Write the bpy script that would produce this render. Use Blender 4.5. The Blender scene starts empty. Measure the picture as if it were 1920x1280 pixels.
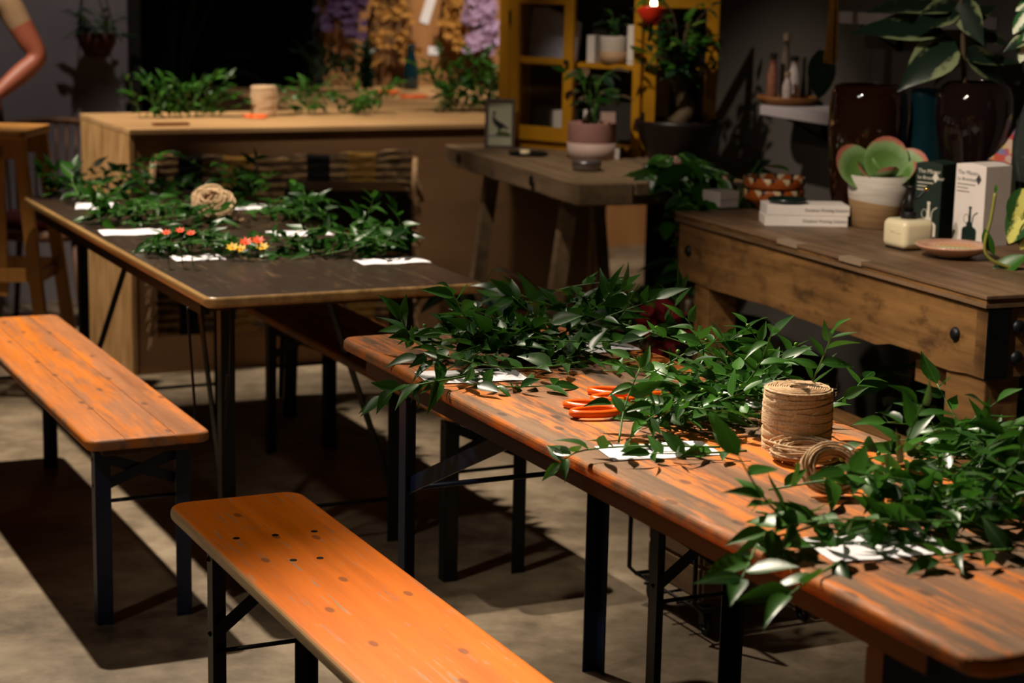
import bpy, math, random
from mathutils import Vector, Matrix

# ------------------------------------------------------------------ camera
FPX, PITCH, ROLL, CAMH = 3630.0, 0.192, 0.021, 1.589
C = bpy.context.scene.collection
scene = bpy.context.scene
_F = Vector((0, math.cos(PITCH), -math.sin(PITCH)))
_U0 = Vector((0, math.sin(PITCH), math.cos(PITCH)))
_R = Vector((1, 0, 0)) * math.cos(ROLL) + _U0 * math.sin(ROLL)
_U = Vector((-1, 0, 0)) * math.sin(ROLL) + _U0 * math.cos(ROLL)
cam = bpy.data.cameras.new('camera')
cam.sensor_width = 36.0
cam.lens = FPX / 1920 * 36
cam.clip_start = 0.05
cam.dof.use_dof = True
cam.dof.focus_distance = 3.75
cam.dof.aperture_fstop = 4.0
camo = bpy.data.objects.new('camera', cam)
camo.matrix_world = Matrix(((_R.x, _U.x, -_F.x, 0), (_R.y, _U.y, -_F.y, 0), (_R.z, _U.z, -_F.z, CAMH), (0, 0, 0, 1)))
C.objects.link(camo)
scene.camera = camo

# ------------------------------------------------------------------ world, lights, exposure
scene.view_settings.view_transform = 'Standard'
scene.view_settings.look = 'None'
scene.view_settings.gamma = 1.0
scene.view_settings.use_curve_mapping = False
scene.view_settings.exposure = 0.0
wd = bpy.data.worlds.new('room_ambient')
scene.world = wd
wd.use_nodes = True
wd.node_tree.nodes['Background'].inputs[0].default_value = (1.0, 0.8, 0.68, 1)
wd.node_tree.nodes['Background'].inputs[1].default_value = 0.012


def spot(name, loc, aim, watts, deg, blend=0.6, col=(1.0, 0.80, 0.58), radius=0.035):
    l = bpy.data.lights.new(name, 'SPOT')
    l.energy = watts
    l.color = col
    l.spot_size = math.radians(deg)
    l.spot_blend = blend
    l.shadow_soft_size = radius
    o = bpy.data.objects.new(name, l)
    o.location = loc
    o.rotation_euler = (Vector(aim) - Vector(loc)).to_track_quat('-Z', 'Y').to_euler()
    C.objects.link(o)


LW = (1.0, 0.86, 0.69)
spot('ceiling_spot_tables', (-1.40, 5.70, 3.2), (-1.30, 5.45, 0.5), 560, 60, 0.4, col=LW)
spot('ceiling_spot_near', (-0.75, 4.75, 3.2), (0.50, 2.60, 0.7), 960, 48, 0.9, col=LW)
spot('ceiling_spot_middle', (-0.90, 5.40, 3.2), (0.35, 4.3, 0.7), 190, 36, col=LW)
spot('ceiling_spot_workbench', (-0.70, 3.3, 3.2), (1.2, 5.0, 0.85), 520, 38, 0.8, col=LW)
spot('added_front_fill', (-2.1, 2.4, 3.3), (0.6, 4.4, 0.7), 125, 60, 0.8, col=LW, radius=0.08)  # general fill added at front left to lighten spool, table edges and apron
spot('ceiling_spot_counter', (-2.5, 6.6, 3.2), (-1.45, 7.7, 0.8), 460, 44, 0.8, col=LW)
spot('ceiling_spot_counter_top', (-0.2, 7.2, 3.3), (-0.75, 8.3, 0.95), 200, 46, col=LW)
spot('ceiling_spot_board', (0.1, 8.5, 3.3), (-0.05, 9.9, 1.45), 380, 50, 0.9, col=LW)
spot('ceiling_spot_cabinet', (-0.6, 5.6, 3.2), (0.40, 7.0, 1.1), 210, 34, 0.8, col=LW)
spot('ceiling_spot_left_wall', (-1.6, 7.6, 3.3), (-2.0, 8.9, 1.3), 70, 60, 0.9, col=(1.0, .9, .85))

# ------------------------------------------------------------------ layout helpers
YAW = 0.449
UV = Vector((-math.sin(YAW), math.cos(YAW), 0))
VV = Vector((math.cos(YAW), math.sin(YAW), 0))
TH = 0.77


def _ray(px, py):
    return _F + _R * ((px - 960) / FPX) - _U * ((py - 640) / FPX)


def Q(px, py, z):
    """the point of the horizontal plane z that the photograph shows at px, py"""
    d = _ray(px, py)
    return Vector((0, 0, CAMH)) + d * ((z - CAMH) / d.z)


def P(px, py, Y):
    """the point at distance Y into the room that the photograph shows at px, py"""
    d = _ray(px, py)
    return Vector((0, 0, CAMH)) + d * (Y / d.y)


def srgb(h):
    h = h.lstrip('#')
    r = [int(h[i:i + 2], 16) / 255 for i in (0, 2, 4)]
    return tuple((c / 12.92 if c <= .04045 else ((c + .055) / 1.055) ** 2.4) for c in r) + (1,)


# ------------------------------------------------------------------ materials
MATS = {}


class NT:
    def __init__(s, name):
        s.m = bpy.data.materials.new(name)
        s.m.use_nodes = True
        s.t = s.m.node_tree
        s.b = s.t.nodes['Principled BSDF']
        MATS[name] = s.m

    def n(s, typ, **kw):
        nd = s.t.nodes.new(typ)
        for k, v in kw.items():
            setattr(nd, k, v)
        return nd

    def l(s, a, b):
        s.t.links.new(a, b)

    def val(s, sock, v):
        if hasattr(v, 'is_output') or hasattr(v, 'links'):
            s.l(v, sock)
        else:
            sock.default_value = v

    def math(s, op, a, b=0.0, clamp=False):
        nd = s.n('ShaderNodeMath', operation=op, use_clamp=clamp)
        s.val(nd.inputs[0], a)
        s.val(nd.inputs[1], b)
        return nd.outputs[0]

    def mix(s, f, a, b):
        nd = s.n('ShaderNodeMix', data_type='RGBA')
        s.val(nd.inputs[0], f)
        s.val(nd.inputs[6], a)
        s.val(nd.inputs[7], b)
        return nd.outputs[2]

    def coords(s, scale=(1, 1, 1), rand=0.0, rot=(0, 0, 0)):
        tc = s.n('ShaderNodeTexCoord')
        mp = s.n('ShaderNodeMapping')
        mp.inputs[3].default_value = scale
        mp.inputs[2].default_value = rot
        src = tc.outputs['Object']
        if rand:
            oi = s.n('ShaderNodeObjectInfo')
            ad = s.n('ShaderNodeVectorMath', operation='ADD')
            sc = s.n('ShaderNodeVectorMath', operation='SCALE')
            cb = s.n('ShaderNodeCombineXYZ')
            for i in range(3):
                s.l(oi.outputs['Random'], cb.inputs[i])
            s.l(cb.outputs[0], sc.inputs[0])
            sc.inputs['Scale'].default_value = rand
            s.l(src, ad.inputs[0])
            s.l(sc.outputs[0], ad.inputs[1])
            src = ad.outputs[0]
        s.l(src, mp.inputs[0])
        return mp.outputs[0]

    def noise(s, vec, scale, detail=4, rough=.55):
        nd = s.n('ShaderNodeTexNoise')
        s.l(vec, nd.inputs['Vector'])
        nd.inputs['Scale'].default_value = scale
        nd.inputs['Detail'].default_value = detail
        nd.inputs['Roughness'].default_value = rough
        return nd.outputs[0]

    def step(s, v, lo, hi):
        nd = s.n('ShaderNodeMapRange', interpolation_type='SMOOTHSTEP')
        s.val(nd.inputs[0], v)
        nd.inputs[1].default_value = lo
        nd.inputs[2].default_value = hi
        return nd.outputs[0]

    def ramp(s, f, stops):
        nd = s.n('ShaderNodeValToRGB')
        e = nd.color_ramp.elements
        e[0].position, e[0].color = stops[0]
        e[1].position, e[1].color = stops[-1]
        for p, c in stops[1:-1]:
            x = e.new(p)
            x.color = c
        s.l(f, nd.inputs[0])
        return nd.outputs[0]

    def bump(s, h, strength=.3, dist=.002):
        nd = s.n('ShaderNodeBump')
        nd.inputs['Strength'].default_value = strength
        nd.inputs['Distance'].default_value = dist
        s.l(h, nd.inputs['Height'])
        s.l(nd.outputs[0], s.b.inputs['Normal'])

    def out(s, col=None, rough=.5, metal=0, spec=.5, trans=0, coat=0):
        if col is not None:
            s.val(s.b.inputs['Base Color'], col)
        s.val(s.b.inputs['Roughness'], rough)
        s.b.inputs['Metallic'].default_value = metal
        s.b.inputs['Specular IOR Level'].default_value = spec
        s.b.inputs['Transmission Weight'].default_value = trans
        s.b.inputs['Coat Weight'].default_value = coat
        return s.m


def scl(c, k):
    return (c[0] * k, c[1] * k, c[2] * k, 1)


def plain(name, hexc, rough=.6, var=.18, scale=14, bump=0.0, metal=0, spec=.4, trans=0, coat=0, bscale=120):
    c = srgb(hexc)
    s = NT(name)
    v = s.coords(rand=7)
    f = s.noise(v, scale)
    col = s.ramp(f, [(.3, scl(c, 1 - var)), (.7, scl(c, 1 + var * .6))])
    if bump:
        s.bump(s.noise(v, bscale, 3), bump)
    return s.out(col, rough, metal, spec, trans, coat)


def wood(name, dark, light, rough=.6, axis='Y', scale=1.0, bump=.25, spots=0.0, coat=0, stain=0.0):
    s = NT(name)
    sc = {'X': (1.6, 22, 22), 'Y': (22, 1.6, 22), 'Z': (22, 22, 1.6)}[axis]
    v = s.coords(tuple(k * scale for k in sc), rand=9)
    g = s.noise(v, 1.0, 8, .65)
    big = s.noise(s.coords((1.5, 1.5, 1.5), rand=5), 2.2, 3)
    col = s.ramp(s.math('ADD', s.math('MULTIPLY', g, .75), s.math('MULTIPLY', big, .25)), [(.32, srgb(dark)), (.68, srgb(light))])
    if spots:
        vo = s.n('ShaderNodeTexVoronoi')
        s.l(s.coords((3, 3, 3), rand=5), vo.inputs['Vector'])
        vo.inputs['Scale'].default_value = 2.0
        col = s.mix(s.math('MULTIPLY', s.step(vo.outputs['Distance'], .16, .04), spots), col, scl(srgb(dark), .4))
    if stain:
        st = s.step(s.noise(s.coords((5, 5, 11), rand=3), 1.0, 6, .7), .48, .66)
        col = s.mix(s.math('MULTIPLY', st, stain), col, scl(srgb(dark), .45))
    s.bump(g, bump, .003)
    return s.out(col, rough, 0, .35, 0, coat)


def worn(name, paint, wood_d, wood_l, lo, hi, edge, scratch=.6, rough=.38, edge_lo=.45, edge_hi=.6):
    """painted board: worn to the wood where a stretched noise passes lo..hi, edge wear separately"""
    s = NT(name)
    v = s.coords((26, 1.7, 26), rand=9)
    g = s.noise(v, 1.0, 9, .68)
    w = s.noise(s.coords((11, 1.1, 11), rand=4), 1.0, 6, .7)
    fine = s.noise(s.coords((60, 9, 60), rand=4), 1.0, 5, .7)
    wm = s.math('ADD', s.math('MULTIPLY', w, .7), s.math('MULTIPLY', fine, .3))
    wear = s.step(wm, lo, hi)
    oi = s.n('ShaderNodeObjectInfo')
    wear = s.math('MULTIPLY', wear, s.math('ADD', .35, s.math('MULTIPLY', oi.outputs['Random'], .8)), True)
    pc = srgb(paint)
    pcol = s.ramp(g, [(.3, scl(pc, .72)), (.7, scl(pc, 1.12))])
    wcol = s.ramp(g, [(.3, srgb(wood_d)), (.7, srgb(wood_l))])
    # scratches: two crossing families of thin dashes
    m = wear
    for k, (rx, sx, sy) in enumerate(((.5, 150, 7), (-.9, 130, 6), (0.05, 190, 5))):
        sv = s.noise(s.coords((sx, sy, 20), rot=(0, 0, rx)), 1.0, 2, .4)
        zone = s.step(s.noise(s.coords((4, 4, 4)), 1.3 + k, 2), .5, .68)
        m = s.math('MAXIMUM', m, s.math('MULTIPLY', s.math('MULTIPLY', s.step(sv, .63, .68), zone), scratch))
    col = s.mix(m, pcol, wcol)
    vo = s.n('ShaderNodeTexVoronoi')
    vo.voronoi_dimensions = '2D'
    s.l(s.coords((9, 4.4, 9)), vo.inputs['Vector'])
    vo.inputs['Scale'].default_value = 1.0
    kn = s.math('MULTIPLY', s.step(vo.outputs['Distance'], .085, .05), .6)
    col = s.mix(kn, col, scl(srgb(wood_d), .45))
    # the sides of the board
    ge = s.n('ShaderNodeTexCoord')
    sp = s.n('ShaderNodeSeparateXYZ')
    s.l(ge.outputs['Normal'], sp.inputs[0])
    side = s.step(s.math('ABSOLUTE', sp.outputs[2]), .96, .72)
    em = s.noise(s.coords((10, 5, 10), rand=3), 1.2, 7, .72)
    ef = s.step(em, edge_lo, edge_hi) if edge else s.math('MULTIPLY', em, 0)
    ecol = s.mix(ef, scl(pc, .9), s.ramp(g, [(.3, scl(srgb(wood_l), .5)), (.7, scl(srgb(wood_l), 1.35))]))
    col = s.mix(s.math('MULTIPLY', side, edge), col, ecol)
    s.bump(s.math('ADD', g, s.math('MULTIPLY', m, -.4)), .25, .002)
    rg = s.math('ADD', rough, s.math('MULTIPLY', m, .25))
    return s.out(col, rg, 0, .4)


def leafmat(name, dark, light, rough=.36, transl=.2, spec=.30):
    s = NT(name)
    oi = s.n('ShaderNodeObjectInfo')
    tc = s.n('ShaderNodeTexCoord')
    sp = s.n('ShaderNodeSeparateXYZ')
    s.l(tc.outputs['Object'], sp.inputs[0])
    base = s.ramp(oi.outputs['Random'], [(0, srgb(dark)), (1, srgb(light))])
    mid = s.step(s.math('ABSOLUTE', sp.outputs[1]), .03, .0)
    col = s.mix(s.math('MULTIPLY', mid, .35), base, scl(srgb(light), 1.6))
    s.out(col, rough, 0, spec)
    tr = s.n('ShaderNodeBsdfTranslucent')
    s.l(s.mix(.5, col, scl(srgb(light), 2.2)), tr.inputs[0])
    mx = s.n('ShaderNodeMixShader')
    mx.inputs[0].default_value = transl
    s.l(s.b.outputs[0], mx.inputs[1])
    s.l(tr.outputs[0], mx.inputs[2])
    s.l(mx.outputs[0], s.t.nodes['Material Output'].inputs[0])
    return s.m


def varieg(name, dark, light, centre=True, rough=.35, rim=False):
    """variegated leaf, local x 0..1 along, y across"""
    s = NT(name)
    tc = s.n('ShaderNodeTexCoord')
    sp = s.n('ShaderNodeSeparateXYZ')
    s.l(tc.outputs['Object'], sp.inputs[0])
    y = s.math('ABSOLUTE', sp.outputs[1])
    nz = s.noise(s.coords((5, 9, 5), rand=6), 1.5, 4)
    e = s.math('ADD', y, s.math('MULTIPLY', s.math('SUBTRACT', nz, .5), .25))
    f = s.step(e, .14, .06) if centre else s.step(e, .12, .2)
    col = s.mix(f, srgb(dark), srgb(light))
    return s.out(col, rough, 0, .5)


M_floor = NT('worn_concrete')
_v = M_floor.coords()
_a = M_floor.noise(_v, 1.6, 8, .6)
_b = M_floor.noise(_v, 9, 6, .65)
_c = M_floor.ramp(M_floor.math('ADD', M_floor.math('MULTIPLY', _a, .6), M_floor.math('MULTIPLY', _b, .4)), [(.36, srgb('#4c4136')), (.5, srgb('#83735e')), (.64, srgb('#a8977f'))])
M_floor.bump(_b, .1, .004)
M_floor = M_floor.out(_c, .55, 0, .4)

M_tA = worn('worn_orange_table_paint', '#d6761a', '#3a2a1e', '#84664a', .40, .54, .9, .3, .56, .38, .60)
M_bB = worn('weathered_orange_bench_paint', '#d6781c', '#4e3c30', '#8a6e5a', .40, .55, .9, .3, .52, .42, .6)
M_bE = worn('bright_orange_bench_paint', '#ec7808', '#6e5238', '#b8966c', .68, .76, 1.0, .95, .42, .05, .25)
M_tC = worn('dark_brown_table_varnish', '#35271f', '#7b5a36', '#b8915c', .72, .80, 1.0, .25, .34, .12, .40)
M_navy = plain('navy_steel_paint', '#182440', .45, .25, 30, .05)
M_black = plain('black_green_steel_paint', '#0e1210', .45, .25, 30, .05)
M_blue = plain('blue_steel_paint', '#16264a', .42, .2, 30, .05)
M_cleat = wood('dark_underside_wood', '#2c1f14', '#5a4128', .7, 'X')
M_leaf = leafmat('glossy_dark_green_leaf', '#0d2c0b', '#2c5616')
M_leaf2 = leafmat('mid_green_leaf', '#12340f', '#3a6a1e')
M_leaf3 = leafmat('yellow_green_leaf', '#274a14', '#6f8f3a')
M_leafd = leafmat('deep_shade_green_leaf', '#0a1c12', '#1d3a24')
M_stem = plain('green_stem', '#4f7a33', .5, .2)
M_stemb = plain('brown_stem', '#4a3a22', .7, .2)
M_paper = plain('white_paper', '#ece9ee', .8, .04)
M_ink = plain('grey_print_ink', '#8a8790', .8, .05)
M_twine = NT('jute_twine')
_v = M_twine.coords((1, 1, 1))
_n = M_twine.noise(_v, 260, 5, .7)
_c = M_twine.ramp(_n, [(.3, srgb('#a58460')), (.7, srgb('#dfc2a0'))])
M_twine.bump(_n, .5, .001)
M_twine = M_twine.out(_c, .85, 0, .1)
M_scis = plain('orange_plastic', '#f0600c', .3, .05, spec=.5)
M_steel = plain('brushed_steel', '#8c8c8c', .35, .1, metal=1)
M_dark = plain('matt_black', '#0d0d0f', .5, .1)
M_work = wood('workbench_brown_wood', '#4a311a', '#90683a', .6, 'Y', 1.0, .3, .5, 0, .75)
M_worktop = wood('workbench_plywood_top', '#4c3826', '#86694f', .5, 'Y', .8, .15, 0, 0, .4)
M_iron = plain('dark_iron_strap', '#1c1f20', .45, .2, metal=.6)
M_osb = NT('strand_board')
_v = M_osb.coords((26, 26, 5), rand=2)
_n = M_osb.noise(_v, 1.0, 5, .6)
_c = M_osb.ramp(_n, [(.3, srgb('#8a6438')), (.5, srgb('#b48a58')), (.7, srgb('#caa372'))])
M_osb = M_osb.out(_c, .65, 0, .3)
M_ply = wood('plywood_top', '#a37c50', '#c9a070', .6, 'X', .5, .05)
M_plyf = wood('plywood_front', '#7a5a3c', '#96704c', .65, 'X', .4, .05)
M_board = wood('plywood_wall', '#8a5f38', '#b27e4c', .65, 'Z', .5, .05)
M_grey = plain('grey_painted_wall', '#7d7578', .8, .1, 3, .05)
M_greyr = plain('grey_rough_wall', '#5a5450', .85, .14, 3, .1)
M_void = plain('dark_back_wall', '#15130f', .9, .2)
M_ceil = plain('dark_ceiling', '#1b1815', .9, .1)
M_stool = wood('pale_pine', '#8a5c2a', '#b9833f', .5, 'Z', .8, .05)
M_skin = plain('skin', '#8a4a36', .5, .08, 8)
M_shirt = plain('beige_cloth', '#85694c', .85, .1, 40, .1)
M_trous = plain('dark_olive_cloth', '#26261f', .9, .15, 40)
M_hair = plain('dark_hair', '#1e130c', .5, .2)

# ------------------------------------------------------------------ mesh helpers


class MB:
    def __init__(s):
        s.v, s.f, s.mi = [], [], []

    def add(s, vs, fs, mi=0):
        o = len(s.v)
        s.v += [tuple(p) for p in vs]
        s.f += [tuple(i + o for i in f) for f in fs]
        s.mi += [mi] * len(fs)
        return s

    def box(s, x0, x1, y0, y1, z0, z1, mi=0):
        return s.add([(x0, y0, z0), (x1, y0, z0), (x1, y1, z0), (x0, y1, z0), (x0, y0, z1), (x1, y0, z1), (x1, y1, z1), (x0, y1, z1)],
                     [(0, 3, 2, 1), (4, 5, 6, 7), (0, 1, 5, 4), (1, 2, 6, 5), (2, 3, 7, 6), (3, 0, 4, 7)], mi)

    def bar(s, a, b, w, t, up=(0, 0, 1), mi=0):
        """flat bar from a to b: width w across, thickness t"""
        a, b = Vector(a), Vector(b)
        d = (b - a).normalized()
        up = Vector(up)
        if abs(d.dot(up)) > .95:
            up = Vector((0, 1, 0)) if abs(d.y) < .9 else Vector((1, 0, 0))
        x = d.cross(up).normalized()
        y = x.cross(d)
        vs = []
        for p in (a, b):
            for sx, sy in ((-1, -1), (1, -1), (1, 1), (-1, 1)):
                vs.append(p + x * sx * w / 2 + y * sy * t / 2)
        return s.add(vs, [(0, 1, 2, 3), (7, 6, 5, 4), (0, 4, 5, 1), (1, 5, 6, 2), (2, 6, 7, 3), (3, 7, 4, 0)], mi)

    def prism(s, poly, z0, z1, mi=0):
        n = len(poly)
        vs = [(x, y, z0) for x, y in poly] + [(x, y, z1) for x, y in poly]
        fs = [tuple(reversed(range(n))), tuple(range(n, 2 * n))] + [(i, (i + 1) % n, n + (i + 1) % n, n + i) for i in range(n)]
        return s.add(vs, fs, mi)

    def tube(s, path, r, n=6, closed=False, mi=0, cap=True):
        path = [Vector(p) for p in path]
        m = len(path)
        rs = r if isinstance(r, (list, tuple)) else [r] * m
        vs = []
        px = None
        for i, p in enumerate(path):
            if closed:
                d = path[(i + 1) % m] - path[i - 1]
            else:
                d = path[min(i + 1, m - 1)] - path[max(i - 1, 0)]
            if d.length < 1e-9:
                d = Vector((0, 0, 1))
            d.normalize()
            if px is None:
                px = d.orthogonal().normalized()
            px = px - d * px.dot(d)
            if px.length < 1e-6:
                px = d.orthogonal()
            px.normalize()
            py = d.cross(px)
            for k in range(n):
                a = 2 * math.pi * k / n
                vs.append(p + (px * math.cos(a) + py * math.sin(a)) * rs[i])
        fs = []
        for i in range(m if closed else m - 1):
            j = (i + 1) % m
            for k in range(n):
                k2 = (k + 1) % n
                fs.append((i * n + k, i * n + k2, j * n + k2, j * n + k))
        if cap and not closed:
            fs.append(tuple(reversed(range(n))))
            fs.append(tuple(range((m - 1) * n, m * n)))
        return s.add(vs, fs, mi)

    def lathe(s, prof, n=32, off=(0, 0, 0), mi=0):
        vs = []
        for r, z in prof:
            for k in range(n):
                a = 2 * math.pi * k / n
                vs.append((off[0] + r * math.cos(a), off[1] + r * math.sin(a), off[2] + z))
        fs = []
        for i in range(len(prof) - 1):
            for k in range(n):
                k2 = (k + 1) % n
                fs.append((i * n + k, i * n + k2, (i + 1) * n + k2, (i + 1) * n + k))
        fs.append(tuple(reversed(range(n))))
        fs.append(tuple(range((len(prof) - 1) * n, len(prof) * n)))
        return s.add(vs, fs, mi)

    def ball(s, c, r, n=8, m=6, sc=(1, 1, 1), mi=0):
        prof = []
        vs = []
        fs = []
        for i in range(1, m):
            t = math.pi * i / m
            for k in range(n):
                a = 2 * math.pi * k / n
                vs.append((c[0] + r * sc[0] * math.sin(t) * math.cos(a), c[1] + r * sc[1] * math.sin(t) * math.sin(a), c[2] - r * sc[2] * math.cos(t)))
        vs += [(c[0], c[1], c[2] - r * sc[2]), (c[0], c[1], c[2] + r * sc[2])]
        b, t = len(vs) - 2, len(vs) - 1
        for i in range(m - 2):
            for k in range(n):
                k2 = (k + 1) % n
                fs.append((i * n + k, i * n + k2, (i + 1) * n + k2, (i + 1) * n + k))
        for k in range(n):
            k2 = (k + 1) % n
            fs.append((b, k2, k))
            fs.append((t, (m - 2) * n + k, (m - 2) * n + k2))
        return s.add(vs, fs, mi)

    def mesh(s, name, mats, smooth=False):
        me = bpy.data.meshes.new(name)
        me.from_pydata(s.v, [], s.f)
        for m in (mats if isinstance(mats, (list, tuple)) else [mats]):
            me.materials.append(m)
        if any(s.mi):
            me.polygons.foreach_set('material_index', s.mi)
        if smooth:
            me.polygons.foreach_set('use_smooth', [True] * len(me.polygons))
        me.update()
        return me

    def build(s, name, mats, parent=None, smooth=False, bevel=0, seg=2):
        o = bpy.data.objects.new(name, s.mesh(name, mats, smooth))
        C.objects.link(o)
        o.parent = parent
        if bevel:
            b = o.modifiers.new('bevel', 'BEVEL')
            b.width = bevel
            b.segments = seg
            b.limit_method = 'ANGLE'
            b.angle_limit = math.radians(40)
        return o


def tag(o, label, cat, group=None):
    o['label'] = label
    o['category'] = cat
    if group:
        o['group'] = group
    return o


def thing(name, label, cat, loc=(0, 0, 0), rz=0.0, group=None):
    o = bpy.data.objects.new(name, None)
    o.empty_display_size = .05
    C.objects.link(o)
    o.location = loc
    o.rotation_euler = (0, 0, rz)
    return tag(o, label, cat, group)


def struct(o):
    o['kind'] = 'structure'
    return o


def linked(name, me, parent, mat4):
    o = bpy.data.objects.new(name, me)
    C.objects.link(o)
    o.parent = parent
    o.matrix_basis = mat4
    return o


def rrect(x0, x1, y0, y1, rad, n=5):
    """polygon with the four corner radii (x0y0, x1y0, x1y1, x0y1)"""
    if not isinstance(rad, (list, tuple)):
        rad = (rad,) * 4
    pts = []
    for (cx, cy, sx, sy, a0), r in zip(((x0, y0, 1, 1, 180), (x1, y0, -1, 1, 270), (x1, y1, -1, -1, 0), (x0, y1, 1, -1, 90)), rad):
        if r <= 0:
            pts.append((cx, cy))
            continue
        for k in range(n + 1):
            a = math.radians(a0 + 90 * k / n)
            pts.append((cx + sx * r + r * math.cos(a), cy + sy * r + r * math.sin(a)))
    return pts


def text_part(s, size, mat, parent, m4, name='lettering', ext=.0003):
    cu = bpy.data.curves.new('lettering_curve', 'FONT')
    cu.body = s
    cu.size = size
    cu.extrude = ext
    cu.resolution_u = 2
    tmp = bpy.data.objects.new('lettering_tmp', cu)
    C.objects.link(tmp)
    dg = bpy.context.evaluated_depsgraph_get()
    me = bpy.data.meshes.new_from_object(tmp.evaluated_get(dg))
    bpy.data.objects.remove(tmp)
    me.materials.clear()
    me.materials.append(mat)
    return linked(name, me, parent, m4)


def frame_m(o, x, y):
    """matrix with origin o and axes x, y (z = x cross y)"""
    x, y = Vector(x).normalized(), Vector(y).normalized()
    z = x.cross(y).normalized()
    y = z.cross(x)
    o = Vector(o)
    return Matrix(((x.x, y.x, z.x, o.x), (x.y, y.y, z.y, o.y), (x.z, y.z, z.z, o.z), (0, 0, 0, 1)))


# ------------------------------------------------------------------ the room
G0 = Vector((-1.46, 7.31, 0))          # near left corner of the counter


def gp(k, d, z=0.0):
    """room grid: k along VV, d along UV from the counter corner"""
    p = G0 + VV * k + UV * d
    return Vector((p.x, p.y, z))


def slab(name, pts, z0, z1, mat, parent=None):
    return MB().prism([(p[0], p[1]) for p in pts], z0, z1).build(name, mat, parent)


struct(slab('floor', [(-7, -2), (6, -2), (6, 14), (-7, 14)], -.1, 0, M_floor))
struct(slab('ceiling', [(-7, -2), (6, -2), (6, 14), (-7, 14)], 3.7, 3.8, M_ceil))
struct(slab('wall_left', [gp(-4.2, 1.75), gp(.47, 1.75), gp(.47, 1.87), gp(-4.2, 1.87)], 0, 3.7, M_grey))
struct(slab('wall_back', [gp(1.66, 2.55), gp(5.2, 2.55), gp(5.2, 2.65), gp(1.66, 2.65)], 0, 3.7, M_board))
struct(slab('wall_passage', [gp(-4, 4.6), gp(5, 4.6), gp(5, 4.7), gp(-4, 4.7)], 0, 3.7, M_void))
struct(slab('trim_1', [gp(.45, 1.70), gp(.50, 1.70), gp(.50, 1.9), gp(.45, 1.9)], 0, 3.7, M_void))
struct(slab('trim_2', [gp(1.63, 2.50), gp(1.69, 2.50), gp(1.69, 2.66), gp(1.63, 2.66)], 0, 3.7, M_void))

DY = 0.3876                             # workbench heading
WD = Vector((-math.sin(DY), math.cos(DY), 0))
ND = Vector((math.cos(DY), math.sin(DY), 0))
D0 = Vector((1.111, 4.481, 0))          # near left corner of the workbench


def dp(a, d, z=0.0):
    """workbench grid: a across (right), d along (away from the camera)"""
    p = D0 + ND * a + WD * d
    return Vector((p.x, p.y, z))


WALLA = 1.0
struct(slab('wall_right', [dp(WALLA, -4), dp(WALLA, 3.55), dp(WALLA + .1, 3.55), dp(WALLA + .1, -4)], 0, 3.7, M_greyr))
pl = slab('post', [dp(WALLA - .13, 3.42), dp(WALLA + .0, 3.42), dp(WALLA + .0, 3.60), dp(WALLA - .13, 3.60)], 0, 3.7, M_dark)
tag(pl, 'tall black post at the end of the grey right-hand wall', 'post')


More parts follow.
